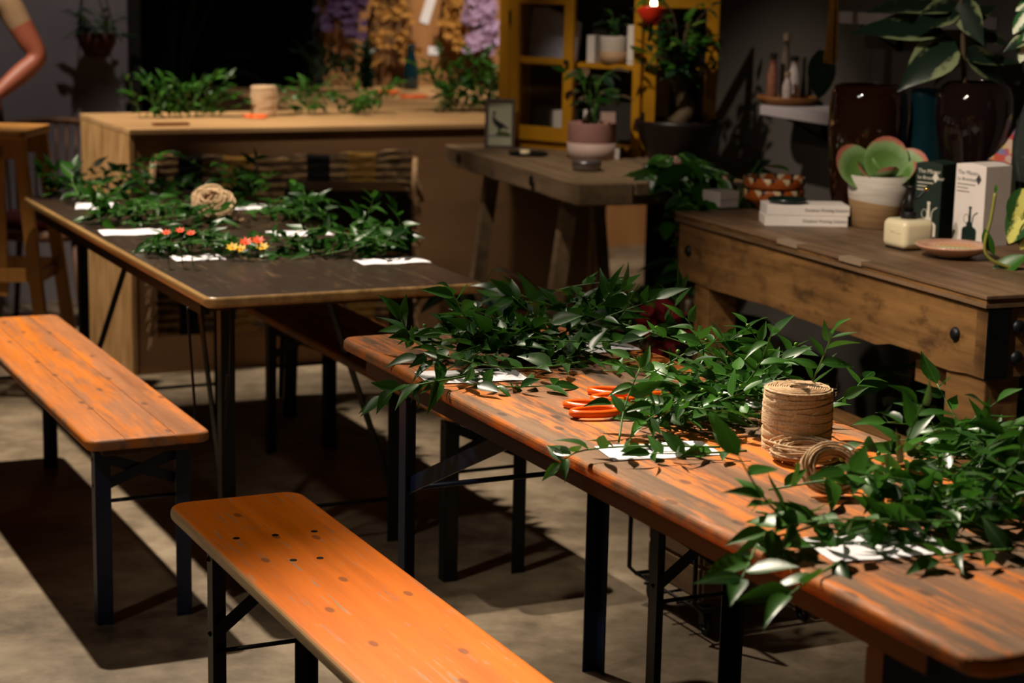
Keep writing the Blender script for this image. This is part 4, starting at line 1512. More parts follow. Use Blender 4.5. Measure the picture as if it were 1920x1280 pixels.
MB().box(-1.0, 1.0, -.40, .40, GZ - .02, GZ).build('top_panel', M_ply, ct, bevel=.002)
MB().box(-.985, .985, -.39, -.372, 0, GZ - .021).build('front_panel', M_plyf, ct)
MB().box(-.998, -.98, -.392, .392, 0, GZ - .021).build('end_panel', M_osb, ct)
MB().box(.98, .998, -.392, .392, 0, GZ - .021).build('end_panel', M_osb, ct)
MB().box(-.98, .98, .372, .39, 0, GZ - .021).build('back_panel', M_plyf, ct)
c2 = thing('plywood_counter', 'second plywood counter standing between the long counter and the back wall', 'counter', gp(1.75, 1.55), YAW)
MB().box(-.75, .75, -.74, .74, GZ - .02, GZ).build('top_panel', M_ply, c2, bevel=.002)
MB().box(-.74, .74, -.735, -.72, 0, GZ - .021).build('front_panel', M_plyf, c2)
MB().box(-.745, -.73, -.735, .735, 0, GZ - .021).build('end_panel', M_plyf, c2)
MB().box(.73, .745, -.735, .735, 0, GZ - .021).build('end_panel', M_plyf, c2)

GG = 'heaps of cut greenery on the plywood counter'


def gclamp(k0, k1, d0, d1):
    def f(p):
        d = p - G0
        k, e = min(max(d.dot(VV), k0), k1), min(max(d.dot(UV), d0), d1)
        q = G0 + VV * k + UV * e
        p.x, p.y = q.x, q.y
    return f


heap('bushy heap of sprigs at the left end of the plywood counter', 31, GZ, (310, 214), (.18, .12), 14, 30, .05, LEAF_M, .17, group=GG, berries=0, gap=.024, up=True, length=(.18, .32), inside=gclamp(.12, .62, .08, .5))
heap('heap of sprigs beside the small twine spool on the counter', 32, GZ, (620, 212), (.18, .12), 18, 28, .05, LEAF_M, .15, group=GG, berries=0, gap=.024, up=True, length=(.18, .32), inside=gclamp(.72, 1.3, .06, .6))
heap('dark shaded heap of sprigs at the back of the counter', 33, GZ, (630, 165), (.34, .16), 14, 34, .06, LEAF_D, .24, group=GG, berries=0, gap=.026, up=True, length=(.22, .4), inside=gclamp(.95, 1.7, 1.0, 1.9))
heap('tall bushy heap of sprigs beside the yellow cabinet on the counter', 34, GZ, (862, 208), (.17, .12), 14, 40, .05, LEAF_M, .27, group=GG, berries=0, gap=.024, up=True, length=(.2, .34), inside=gclamp(1.40, 1.85, .10, .62))
sq = Q(492, 220, GZ)
spool((sq.x, sq.y + .05, GZ), .052, .125, 'small spool of jute twine on the plywood counter', 24, False)
q = Q(700, 176, GZ)
scissors((q.x, q.y, GZ), .3, 'orange-handled scissors at the back of the counter, left of the pair', .3, 1.2)
q = Q(750, 184, GZ)
scissors((q.x, q.y, GZ), .1, 'orange-handled scissors at the back of the counter, right of the pair', .3, 1.2)
q = Q(425, 221, GZ)
scissors((q.x + .16, q.y, GZ), math.pi - .1, 'small scissors with orange grips left of the counter twine spool', .15, .9)
q = Q(318, 236, GZ)
carton((q.x, q.y + .02, GZ), YAW, .14, .04, .012, plain('brown_card', '#8a5b38', .7, .1), 'flat brown cardboard strip at the front edge of the counter', 'cardboard', 'card_strip')
# bottle
bq = Q(770, 168, GZ)
t = thing('bottle_vase', 'dark blue-green glass bottle standing at the back of the counter', 'bottle', (bq.x, bq.y, GZ))
MB().lathe([(.03, 0), (.040, .004), (.041, .07), (.034, .13), (.022, .18), (.021, .215), (.024, .22), (.024, .232), (.018, .233), (.016, .2), (.028, .12), (.034, .02), (.002, .01)], 28).build('glass', M_gl_te, t, True)

# rug hung on the counter front
M_rug = NT('woven_rug')
tc = M_rug.n('ShaderNodeTexCoord')
sx = M_rug.n('ShaderNodeSeparateXYZ')
M_rug.l(tc.outputs['Object'], sx.inputs[0])
nz = M_rug.noise(M_rug.coords((14, 14, 55)), 1.0, 4)
rows = M_rug.math('ADD', M_rug.math('MULTIPLY', M_rug.math('SINE', M_rug.math('MULTIPLY', sx.outputs[2], 190)), .12), nz)
cc = M_rug.ramp(rows, [(.30, srgb('#2a2119')), (.52, srgb('#5a4632')), (.66, srgb('#9a7c58')), (.8, srgb('#6e531c'))])


def band(s, x, c, w):
    return s.math('LESS_THAN', s.math('ABSOLUTE', s.math('SUBTRACT', x, c)), w)


yb = M_rug.math('MAXIMUM', band(M_rug, sx.outputs[0], -.20, .06), band(M_rug, sx.outputs[0], .31, .06))
cc = M_rug.mix(M_rug.math('MULTIPLY', yb, .5), cc, srgb('#8a6418'))
bb = M_rug.math('MAXIMUM', band(M_rug, sx.outputs[0], -.39, .048), band(M_rug, sx.outputs[0], .128, .047))
cc = M_rug.mix(bb, cc, srgb('#0d0c0d'))
M_rug.bump(rows, .8, .006)
M_rug = M_rug.out(cc, .95, 0, .1)
RW, RH = 1.05, .70
rugc = gp(.09 + RW / 2, -.035, GZ - .095 - RH)
t = thing('woven_rug', 'woven rug with black bands and fringed ends hung on the counter front', 'rug', rugc, YAW)
nx, nz_ = 40, 44
vs, fs = [], []
for s_ in (0, 1):
    for j in range(nz_ + 1):
        for i in range(nx + 1):
            x = -RW / 2 + RW * i / nx
            z = RH * j / nz_
            z += (-.012 * math.sin(math.pi * i / nx) + .004 * math.sin(i * .9)) * (j / nz_)
            y = .006 * math.sin(i * .55 + j * .06) * (1 - j / nz_ * .6) + .0025 * math.sin(j * 3.14159 * .95) + (0 if s_ == 0 else .010)
            vs.append((x, y, z))
N = (nx + 1) * (nz_ + 1)
for j in range(nz_):
    for i in range(nx):
        a = j * (nx + 1) + i
        fs += [(a, a + 1, a + nx + 2, a + nx + 1), (N + a, N + a + nx + 1, N + a + nx + 2, N + a + 1)]
for i in range(nx):
    a = nz_ * (nx + 1) + i
    fs += [(a, a + 1, N + a + 1, N + a), (i + 1, i, N + i, N + i + 1)]
for j in range(nz_):
    a = j * (nx + 1)
    b = a + nx
    fs += [(a, a + nx + 1, N + a + nx + 1, N + a), (b + nx + 1, b, N + b, N + b + nx + 1)]
MB().add(vs, fs).build('weave', M_rug, t, True)
M_fr = plain('fringe_yarn', '#9a7a58', .9, .25, 50)
rg = random.Random(12)
for sgn in (-1, 1):
    for k in range(12):
        z = RH * (k + .5) / 12
        m = MB()
        for q_ in range(5):
            m.tube([(sgn * (RW / 2 - .005), .004, z + rg.uniform(-.006, .006)), (sgn * (RW / 2 + .022), -.004 + rg.uniform(-.006, .006), z - .012 + rg.uniform(-.01, .01)), (sgn * (RW / 2 + rg.uniform(.025, .045)), rg.uniform(-.012, .004), z - rg.uniform(.045, .085))], .0028, 4)
        m.build('fringe_tassel', M_fr, t)
m = MB().tube([(-RW / 2 - .01, -.012, RH * .97), (-RW / 2 - .02, -.02, RH * .8), (-RW / 2 - .035, -.01, RH * .55)], [.012, .016, .006], 7)
m.build('corner_tassel', M_fr, t, True)
MB().tube([(RW / 2 + .01, -.012, RH * .95), (RW / 2 + .0, -.03, RH * .8), (RW / 2 + .04, -.02, RH * .70)], [.010, .014, .010], 7).build('corner_tassel', M_fr, t, True)

# low black stool in front of the rug
sc = Q(650, 349, .80)
st = thing('black_stool', 'black square side table in front of the woven rug', 'side table', (sc.x, sc.y, 0), YAW * .4)
MB().box(-.205, .205, -.15, .15, .775, .80).build('top', plain('black_lacquer', '#14151c', .35, .1), st, bevel=.004)
for sx_ in (-1, 1):
    for sy_ in (-1, 1):
        MB().bar((sx_ * .19, sy_ * .13, .775), (sx_ * .215, sy_ * .15, 0), .045, .045, (0, 1, 0)).build('leg', M_dark, st)
    MB().box(sx_ * .19 - .01, sx_ * .19 + .01, -.13, .13, .70, .775).build('apron', M_dark, st)
for sy_ in (-1, 1):
    MB().box(-.19, .19, sy_ * .13 - .01, sy_ * .13 + .01, .66, .775).build('apron', M_dark, st)

# ------------------------------------------------------------------ left side: stool, wicker chair, person, wall planter
ss = P(0, 240, 6.9)
zst = P(35, 238, 6.9).z
st = thing('tall_stool', 'tall pale wooden stool with splayed legs at the left edge', 'stool', (P(-25, 240, 6.9).x, 6.9, 0), -.05)
hw = .185
MB().prism(rrect(-hw, hw, -.17, .17, .02), zst - .028, zst).build('seat', M_stool, st, bevel=.006)
for sx_ in (-1, 1):
    for sy_ in (-1, 1):
        MB().bar((sx_ * (hw - .03), sy_ * .13, zst - .028), (sx_ * (hw + .075), sy_ * .17, 0), .045, .03, (0, 1, 0)).build('leg', M_stool, st, bevel=.003)
    MB().box(sx_ * .075 - .028, sx_ * .075 + .028, -.142, -.124, .40, zst - .05).build('front_slat', M_stool, st, bevel=.002)
for sy_ in (-1, 1):
    MB().box(-hw + .03, hw - .03, sy_ * .13 - .012, sy_ * .13 + .012, zst - .10, zst - .028).build('apron', M_stool, st)
    MB().box(-hw + .0, hw - .0, sy_ * .145 - .012, sy_ * .145 + .012, .455, .50).build('rung', M_stool, st)
for sx_ in (-1, 1):
    MB().box(sx_ * (hw + .005) - .011, sx_ * (hw + .005) + .011, -.14, .14, .44, .48).build('rung', M_stool, st)

# wicker chair behind
wcp = P(85, 330, 8.3)
t = thing('wicker_chair', 'dark wicker armchair with curved back behind the tall stool', 'chair', (wcp.x, 8.3, 0))
M_wick = plain('brown_wicker', '#5a3a20', .6, .3, 40)
M_cush = plain('dark_red_cloth', '#5a201c', .85, .2)
rim = [(.24 * math.cos(a), .22 * math.sin(a) - .0, .84 + .04 * math.sin(a)) for a in [math.pi * k / 16 for k in range(-3, 20)]]
MB().tube(rim, .016, 8).build('back_rim', M_wick, t, True)
for k in range(-2, 19):
    a = math.pi * k / 16
    MB().tube([(.24 * math.cos(a), .22 * math.sin(a), .84 + .04 * math.sin(a)), (.22 * math.cos(a), .20 * math.sin(a), .44)], .006, 5).build('back_cane', M_wick, t, True)
MB().lathe([(.05, .40), (.22, .40), (.235, .42), (.22, .445), (.05, .45)], 24).build('seat', M_wick, t, True)
MB().lathe([(.05, .45), (.19, .45), (.205, .475), (.18, .50), (.03, .505)], 24).build('cushion', M_cush, t, True)
for sx_ in (-1, 1):
    for sy_ in (-1, 1):
        MB().tube([(sx_ * .15, sy_ * .14, .41), (sx_ * .19, sy_ * .18, 0)], [.016, .012], 8).build('leg', M_wick, t, True)


# person
def skin_mesh(verts, edges, mats, pick, sub=2, root=0):
    me = bpy.data.meshes.new('body_skeleton')
    me.from_pydata([v[:3] for v in verts], edges, [])
    o = bpy.data.objects.new('body_skeleton', me)
    C.objects.link(o)
    md = o.modifiers.new('skin', 'SKIN')
    md.use_smooth_shade = True
    sv = me.skin_vertices[0].data
    for i, v in enumerate(verts):
        sv[i].radius = (v[3], v[4] if len(v) > 4 else v[3])
        sv[i].use_root = (i == root)
    sb = o.modifiers.new('sub', 'SUBSURF')
    sb.levels = sub
    sb.render_levels = sub
    dg = bpy.context.evaluated_depsgraph_get()
    m2 = bpy.data.meshes.new_from_object(o.evaluated_get(dg))
    bpy.data.objects.remove(o)
    m2.materials.clear()
    for mt in mats:
        m2.materials.append(mt)
    for p in m2.polygons:
        p.use_smooth = True
        p.material_index = pick(p.center)
    return m2


YP = 7.9
pc = P(-68, 300, YP)
pr = Vector((pc.x, YP, 0))


def pl_(px, py, dy=0.0):
    return P(px, py, YP + dy) - pr


sh = pl_(8, -12)
el = pl_(74, 108, .02)
wr = pl_(-12, 182, -.10)
hd = pl_(-45, 205, -.16)
VS = [(0, 0, .95, .15, .11), (0, 0, 1.12, .135, .10), (0, 0, 1.30, .155, .11), (0, 0, 1.43, .12, .085), (0, 0, 1.50, .055, .055), (0, -.01, 1.57, .055, .06),
      (sh.x * .75, 0, 1.42, .075), (sh.x * 1.05, .005, min(sh.z, 1.40), .066), ((sh.x + el.x) / 2 + .01, el.y * .5, (1.38 + el.z) / 2, .052), (el.x, el.y, el.z, .046),
      ((el.x + wr.x) / 2, (el.y + wr.y) / 2, (el.z + wr.z) / 2, .042), (wr.x, wr.y, wr.z, .027), (hd.x, hd.y, hd.z, .034, .02),
      (-sh.x * .75, 0, 1.42, .075), (-sh.x * 1.05, 0, 1.38, .06), (-.26, -.03, 1.22, .05), (-.30, -.06, 1.10, .042), (-.24, -.20, 1.03, .034), (-.16, -.30, 1.0, .026), (-.13, -.36, .99, .03, .018),
      (.095, 0, .88, .095), (.10, -.01, .66, .075), (.10, 0, .48, .055), (.10, .02, .30, .052), (.10, .02, .09, .036), (.10, -.10, .035, .038, .028),
      (-.095, 0, .88, .095), (-.10, -.01, .66, .075), (-.10, 0, .48, .055), (-.10, .02, .30, .052), (-.10, .02, .09, .036), (-.10, -.10, .035, .038, .028),
      (0, -.015, 1.66, .072, .09), (0, -.01, 1.735, .062, .075)]
ED = [(0, 1), (1, 2), (2, 3), (3, 4), (4, 5), (3, 6), (6, 7), (7, 8), (8, 9), (9, 10), (10, 11), (11, 12), (3, 13), (13, 14), (14, 15), (15, 16), (16, 17), (17, 18), (18, 19),
      (0, 20), (20, 21), (21, 22), (22, 23), (23, 24), (24, 25), (0, 26), (26, 27), (27, 28), (28, 29), (29, 30), (30, 31), (5, 32), (32, 33)]
mid_arm = Vector(VS[8][:3])


def pick(c):
    if c.z > 1.50 and abs(c.x) < .12:
        return 0
    if c.z < .07:
        return 3
    if c.x > abs(sh.x) * .75 and c.z > .95:
        axis = Vector((el.x - sh.x, 0, el.z - 1.40)).normalized()
        return 1 if (c - Vector((sh.x, 0, 1.40))).dot(axis) < .115 else 0
    if c.x < -.2 and c.z > .9 and c.z < 1.27:
        return 0
    if c.y < -.17 and .9 < c.z < 1.2:
        return 0
    return 1 if c.z > 1.10 else 2


body = skin_mesh(VS, ED, [M_skin, M_shirt, M_trous, M_dark], pick)
per = thing('person', 'person in a beige short-sleeved top with bent bare arm at the left edge', 'person', pr)
bo = bpy.data.objects.new('body', body)
C.objects.link(bo)
bo.parent = per
# fingers of both hands
for (hx, hy, hz), dirv in (((hd.x, hd.y, hd.z), (hd - wr).normalized()), ((-.13, -.36, .99), Vector((.5, -.8, -.15)).normalized())):
    side = dirv.cross(Vector((0, 0, 1))).normalized()
    for k in range(5):
        if k < 4:
            b = Vector((hx, hy, hz)) + side * (.024 - .016 * k) + dirv * .015
            Lk = (.062, .072, .068, .052)[k]
            pts = [b, b + dirv * Lk * .5 + Vector((0, 0, -.004)), b + dirv * Lk * .85 + Vector((0, 0, -.022))]
        else:
            b = Vector((hx, hy, hz)) + side * .026 - dirv * .02
            pts = [b, b + side * .022 + dirv * .02, b + side * .026 + dirv * .045 + Vector((0, 0, -.01))]
        MB().tube(smooth_path(pts, 6), [.0095, .0095, .009, .009, .0085, .0085, .007], 8).build('finger', M_skin, per, True)
m = MB()
m.ball((0, .012, 1.70), .096, 16, 12, (.88, 1.02, 1.1))
m.build('hair', M_hair, per, True)
MB().ball((0, -.105, 1.655), .014, 8, 6, (.8, 1.2, 1.3)).build('nose', M_skin, per, True)
for s_ in (-1, 1):
    MB().ball((s_ * .032, -.088, 1.685), .010, 8, 6).build('eye', plain('eye_white_%d' % s_, '#d8d0c8', .3), per, True)
    MB().ball((s_ * .078, .0, 1.665), .026, 8, 6, (.4, .7, 1.1)).build('ear', M_skin, per, True)
MB().ball((0, -.092, 1.615), .022, 10, 6, (1.1, .4, .35)).build('mouth', plain('lips', '#8a3f36', .5), per, True)


# wall planter
def on_plane(px, py, d_off):
    """point on the plane parallel to the counter front at distance d_off behind its corner"""
    d = _ray(px, py)
    q0 = gp(0, d_off)
    s_ = (q0 - Vector((0, 0, CAMH))).dot(UV) / d.dot(UV)
    return Vector((0, 0, CAMH)) + d * s_


c = on_plane(182, 108, 1.60)
t = thing('wall_planter', 'dark wall planter with trailing leaves on the grey left wall', 'planter', c, YAW)
MB().lathe([(.02, 0), (.05, .0), (.085, .07), (.09, .11), (.085, .11), (.001, .09)], 20).build('bowl', plain('dark_terracotta', '#4a2318', .7, .2), t, True)
MB().tube([(-.085, 0, .105), (-.05, .06, .3), (0, .14, .5)], .003, 5).tube([(.085, 0, .105), (.05, .06, .3), (0, .14, .5)], .003, 5).build('hanger', M_dark, t)
rg = random.Random(9)
for k in range(16):
    a = rg.uniform(0, 6.28)
    b = Vector((rg.uniform(-.05, .05), rg.uniform(-.05, .05), .10))
    e = b + Vector((math.cos(a) * .10, math.sin(a) * .08 - .01, rg.uniform(-.02, .12)))
    s_ = MB().tube(smooth_path([b, (b + e) / 2 + Vector((0, 0, .04)), e], 6), .002, 5).build('stem', M_stem, t)
    for j in range(3):
        f = (j + 1) / 3
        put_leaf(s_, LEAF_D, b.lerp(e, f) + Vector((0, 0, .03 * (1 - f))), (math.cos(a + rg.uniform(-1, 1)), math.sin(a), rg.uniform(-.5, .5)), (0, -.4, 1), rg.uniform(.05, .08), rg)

# dark palm in the passage
c = gp(1.05, 3.1)
t = thing('dark_palm', 'dark broad-leaved plant standing in the unlit doorway', 'plant', c)
MB().lathe([(.1, 0), (.14, 0), (.17, .35), (.16, .35), (.001, .32)], 20).build('pot', M_dark, t, True)
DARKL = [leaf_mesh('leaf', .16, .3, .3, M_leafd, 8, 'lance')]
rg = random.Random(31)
for k in range(14):
    a = rg.uniform(0, 6.28)
    h = rg.uniform(.9, 1.7)
    r = rg.uniform(.1, .3)
    e = Vector((math.cos(a) * r, math.sin(a) * r, h))
    s_ = MB().tube(smooth_path([(0, 0, .33), (e.x * .3, e.y * .3, h * .7), e], 8), .005, 5).build('stem', M_leafd, t)
    put_leaf(s_, DARKL, e, (math.cos(a), math.sin(a), rg.uniform(-.3, .3)), (0, -.3, 1), rg.uniform(.28, .42), rg)


# ------------------------------------------------------------------ dried flowers and notes on the plywood wall
def dried(px_top, py_top, px_bot, py_bot, width, mats, label, seed, nst=26, heads=30, head_mesh=None, hs=.02, off=2.45, leafy=False, taper=.25):
    a, b = on_plane(px_top, py_top, off), on_plane(px_bot, py_bot, off)
    t = thing('dried_flower_bunch', label, 'dried flowers', b, 0, 'dried bunches on the plywood wall')
    o = t.location.copy()
    rgd = random.Random(seed)
    m = MB()
    ends = []
    top = a - o
    for k in range(nst):
        w = rgd.uniform(-1, 1) * width
        e = VV * w + UV * rgd.uniform(-.05, .03) + Vector((0, 0, rgd.uniform(0, .35) ** 2 * 1.6))
        s0 = top + VV * w * taper + UV * rgd.uniform(-.01, .01)
        m.tube(smooth_path([s0, s0.lerp(e, .55) + VV * rgd.uniform(-.02, .02), e], 6), .0038, 4)
        ends.append((s0, e))
    st_ = m.build('stems', mats[0], t)
    st_['kind'] = 'stuff'
    MB().tube([top + VV * -.02 + Vector((0, 0, -.03)), top + VV * .02 + Vector((0, 0, -.03))], .012, 6).build('string_tie', M_twine, t)
    if head_mesh:
        for k in range(heads):
            s0, e = rgd.choice(ends)
            f = rgd.uniform(.45, 1.0)
            p = s0.lerp(e, f) + VV * rgd.uniform(-.03, .03) - UV * rgd.uniform(.0, .04)
            R_ = Matrix.Rotation(rgd.uniform(.6, 2.2), 4, 'X') @ Matrix.Rotation(rgd.uniform(0, 6), 4, 'Z')
            linked('flower_head', head_mesh, t, Matrix.Translation(p) @ R_ @ Matrix.Scale(hs * rgd.uniform(.7, 1.3), 4))
    return t


M_dr1 = plain('dried_straw', '#b9863f', .85, .3, 30)
M_dr2 = plain('dried_brown_stem', '#7a5632', .85, .3, 30)
M_pur = plain('dusky_purple_petal', '#4a3358', .8, .2)
M_lil = plain('lilac_petal', '#b193b8', .8, .12)
M_pnk = plain('pale_pink_petal', '#c79c96', .8, .12)
H_PUR, H_LIL, H_PNK, H_STR = blossom('flower_head', M_pur), blossom('flower_head', M_lil), blossom('flower_head', M_pnk), blossom('flower_head', M_dr1, 6, 1, .9)
dried(648, -90, 635, 75, .12, [M_dr2], 'dusky purple dried flower bunch on the left of the plywood wall', 41, 30, 90, H_PUR, .03)
dried(735, -90, 732, 125, .12, [M_dr2, M_dr1], 'brown dried grass bunch hanging on the plywood wall', 42, 80, 60, H_STR, .026)
dried(850, -90, 852, 85, .07, [M_dr1], 'golden dried grass bunch hanging beside the lilac flowers', 43, 60, 80, H_STR, .03)
dried(905, -70, 895, 95, .10, [M_dr2], 'lilac dried flower bunch next to the yellow cabinet', 44, 24, 90, H_LIL, .034, 2.38)
dried(1275, -70, 1275, 60, .12, [M_dr2], 'purple and brown dried bunch right of the yellow cabinet', 45, 30, 80, H_PUR, .03, 1.9)
# long bark-like dried palm sheath
c = on_plane(1350, 300, 1.75)
t = thing('dried_pampas', 'long tan dried palm sheath hanging point down beside the black post', 'dried plant', c)
o = t.location.copy()
M_bark = plain('tan_husk', '#a07a50', .85, .35, 18, .4, bscale=60)
rg = random.Random(77)
for k in range(9):
    x = 1330 + 5.5 * k
    top = on_plane(x + rg.uniform(-4, 4), 60 + rg.uniform(-20, 50), 1.75 - rg.uniform(0, .05)) - o
    midp = on_plane(1334 + 4.6 * k, 190, 1.72 - .03 * (k % 3)) - o
    bot = on_plane(1347 + 2.2 * k, 300 - abs(k - 2) * 10 - rg.uniform(0, 25), 1.72) - o
    MB().tube(smooth_path([top, midp, bot], 10), [.006, .012, .015, .017, .018, .018, .018, .017, .014, .010, .003], 6).build('husk_strand', M_bark, t, True)
MB().tube([on_plane(1352, 70, 1.75) - o, on_plane(1352, -120, 1.75) - o], .004, 5).build('hanging_cord', M_twine, t)


def note(px, py, w, h, tilt, label, lines=3):
    c_ = on_plane(px, py, 2.545)
    t_ = thing('paper_note', label, 'note', c_, YAW, 'paper notes on the plywood wall')
    r_ = Matrix.Rotation(tilt, 4, 'Y')
    m_ = MB().box(-w / 2, w / 2, -.0035, -.0025, -h / 2, h / 2)
    o_ = m_.build('card', M_paper, t_)
    o_.matrix_basis = r_
    for k_ in range(lines):
        z_ = h * (.3 - .6 * k_ / max(1, lines - 1)) if lines > 1 else 0
        o_ = MB().box(-w * .36, w * .36, -.0042, -.0036, z_ - .003, z_ + .003).build('printed_line', M_ink, t_)
        o_.matrix_basis = r_


note(803, 15, .055, .17, .32, 'tilted white tag hanging on the plywood wall', 0)
note(812, 95, .062, .045, .03, 'small white card pinned low on the plywood wall', 0)

# ------------------------------------------------------------------ sideboard and the yellow cabinet
FT = .88
FY = .3585
WF = Vector((-math.sin(FY), math.cos(FY), 0))
NF = Vector((math.cos(FY), math.sin(FY), 0))
F0 = Vector((.207, 6.406, 0))           # near left corner of the sideboard
LF, WFd = 1.42, .62


def fp(a, d, z=0.0):
    p = F0 + NF * a + WF * d
    return Vector((p.x, p.y, z))


M_rustic = wood('weathered_rustic_board', '#5e4a36', '#8f7558', .8, 'Y', .9, .5, .6)
sb = thing('rustic_sideboard', 'rustic weathered board table on splayed legs under the yellow cabinet', 'table', fp(WFd / 2, LF / 2), FY)
fx0, fx1, fy0, fy1 = -WFd / 2, WFd / 2, -LF / 2, LF / 2
rg = random.Random(15)
for k in range(3):
    a0, a1 = fx0 + WFd * k / 3 + .002, fx0 + WFd * (k + 1) / 3 - .002
    n = 12
    pts = [(a0 + (rg.uniform(-.006, .006) if k == 0 else 0), fy1 - LF * i / n) for i in range(n + 1)] + [(a1, fy0 + LF * i / n) for i in range(n + 1)]
    MB().prism(pts[::1], FT - .075 if k == 0 else FT - .045, FT).build('plank', M_rustic, sb, bevel=.005)
hole = MB().lathe([(.020, 0), (.020, .002), (.014, .003)], 12).mesh('bolt', M_iron)
for d in (1.22, .42):
    linked('bolt', hole, sb, Matrix.Translation((fx0 - .004, d - LF / 2, FT - .035)) @ RB)
for d, dd_ in ((1.10, .05), (.30, .05)):
    for sx_ in (-1, 1):
        MB().bar((sx_ * (WFd / 2 - .10), d - LF / 2, FT - .045), (sx_ * (WFd / 2 + .0), d - LF / 2 + .02, 0), .05, .045, (0, 1, 0)).build('leg', M_rustic, sb)
    MB().box(fx0 + .10, fx1 - .10, d - LF / 2 - .03, d - LF / 2 + .03, FT - .11, FT - .045).build('cross_beam', M_rustic, sb)

# yellow cabinet
M_yel = plain('mustard_paint', '#b07a12', .45, .18, 8, .05)
M_pane = NT('old_window_glass')
M_pane.out((.8, .8, .8, 1), .06, 0, .5, 1.0)
M_pane.b.inputs['Alpha'].default_value = .15
M_pane = M_pane.m
CW, CD, CH = .66, .18, .62
cang = -.62                                     # the cabinet front runs from back left to front right
cl = Q(938, 272, FT)
CX = Vector((math.cos(cang), math.sin(cang), 0))
CYv = Vector((-math.sin(cang), math.cos(cang), 0))
cc0 = Vector((cl.x, cl.y, FT))
cen = cc0 + CX * CW / 2 + CYv * CD / 2
cab = thing('yellow_cabinet', 'mustard yellow glazed wall cabinet standing on the rustic table', 'cabinet', cen, cang)
cx0, cx1, cy0, cy1 = -CW / 2, CW / 2, -CD / 2, CD / 2
CB = .03
MB().box(cx0, cx0 + .02, cy0, cy1, CB, CH).build('side_panel', M_yel, cab)
MB().box(cx1 - .02, cx1, cy0, cy1, CB, CH).build('side_panel', M_yel, cab)
MB().box(cx0, cx1, cy0, cy1, 0, CB).build('base_panel', M_yel, cab, bevel=.003)
MB().box(cx0 - .015, cx1 + .015, cy0 - .015, cy1, CH, CH + .03).build('cornice', M_yel, cab, bevel=.004)
MB().box(cx0 + .02, cx1 - .02, cy1 - .012, cy1, CB, CH).build('back_panel', plain('dark_cabinet_back', '#2a2620', .8, .1), cab)
MB().box(cx0 + .02, cx1 - .02, cy0 + .025, cy1 - .012, .325, .343).build('shelf', M_yel, cab)


def cab_door(x0_, x1_, m4, knob_side, glass=True):
    w_ = x1_ - x0_
    d_ = MB()
    fr_ = .045
    d_.box(0, fr_, -.02, 0, 0, CH - CB - .006).box(w_ - fr_, w_, -.02, 0, 0, CH - CB - .006).box(fr_, w_ - fr_, -.02, 0, 0, .055).box(fr_, w_ - fr_, -.02, 0, CH - CB - .061, CH - CB - .006).box(fr_, w_ - fr_, -.018, -.004, .30, .325)
    o_ = d_.build('door', M_yel, cab, bevel=.002)
    o_.matrix_basis = m4
    for z0_, z1_ in ((.055, .30), (.325, CH - CB - .061)):
        p_ = MB().box(fr_, w_ - fr_, -.012, -.009, z0_, z1_).build('pane', M_pane, o_)
    k_ = MB().lathe([(.004, 0), (.004, .012), (.010, .016), (.010, .022), (.004, .026)], 12).build('knob', M_iron, o_, True)
    k_.matrix_basis = Matrix.Translation((w_ - .02 if knob_side > 0 else .02, -.02, .312)) @ Matrix.Rotation(math.pi / 2, 4, 'X')
    for z_ in (.09, .45):
        MB().box(-.006 if knob_side > 0 else w_ - .004, .004 if knob_side > 0 else w_ + .006, -.024, -.018, z_, z_ + .05).build('hinge', M_iron, o_)
    return o_


MB().box(cx0, cx0 + .05, cy0 - .02, cy0, CB, CH).build('face_stile', M_yel, cab, bevel=.002)
cab_door(cx0 + .05, .02, Matrix.Translation((cx0 + .052, cy0, CB + .003)), 1)
# right door swung open towards the room
MB().box(cx1 - .035, cx1, cy0 - .02, cy0, CB, CH).build('face_stile', M_yel, cab, bevel=.002)
cab_door(0, .28, Matrix.Translation((cx1 + .002, cy0, CB + .003)) @ Matrix.Rotation(math.radians(42), 4, 'Z'), 1)


def cpt(x, y, z):
    """point inside the cabinet"""
    p = cen + CX * x + CYv * y
    return Vector((p.x, p.y, FT + z))


M_pinkw = plain('pale_pink_card', '#c9a79c', .7, .06)
SH = .3432
GBX = 'small cartons in the yellow cabinet'
for x, y, z, w_, d_, h_, mt, lab in ((.06, -.02, SH, .035, .05, .105, M_white, 'narrow white carton on the cabinet shelf'), (.26, -.02, SH, .06, .06, .15, M_white, 'white printed carton at the right of the cabinet shelf'),
                                     (-.07, -.02, CB + .0005, .07, .06, .12, M_white, 'white carton behind the lower left cabinet pane'), (.05, -.02, CB + .0005, .03, .05, .13, M_white, 'thin white carton low in the middle of the cabinet')):
    q = cpt(x, y, z)
    carton(q, cang, w_, d_, h_, mt, lab, 'box', 'small_carton', GBX)
# grey paper behind the upper left pane
q = cpt(-.155, .03, SH)
t = thing('crinkled_card', 'pale blue-grey crinkled sheet behind the upper left cabinet pane', 'card', q, cang)
M_bg = plain('blue_grey_paper', '#e6eaff', .6, .25, 60, .3, bscale=60)
o = MB().prism([(-.13, 0), (.11, 0), (.11, .15), (-.06, .205), (-.13, .205)], 0, .003).build('sheet', M_bg, t)
o.matrix_basis = Matrix.Rotation(math.radians(82), 4, 'X')


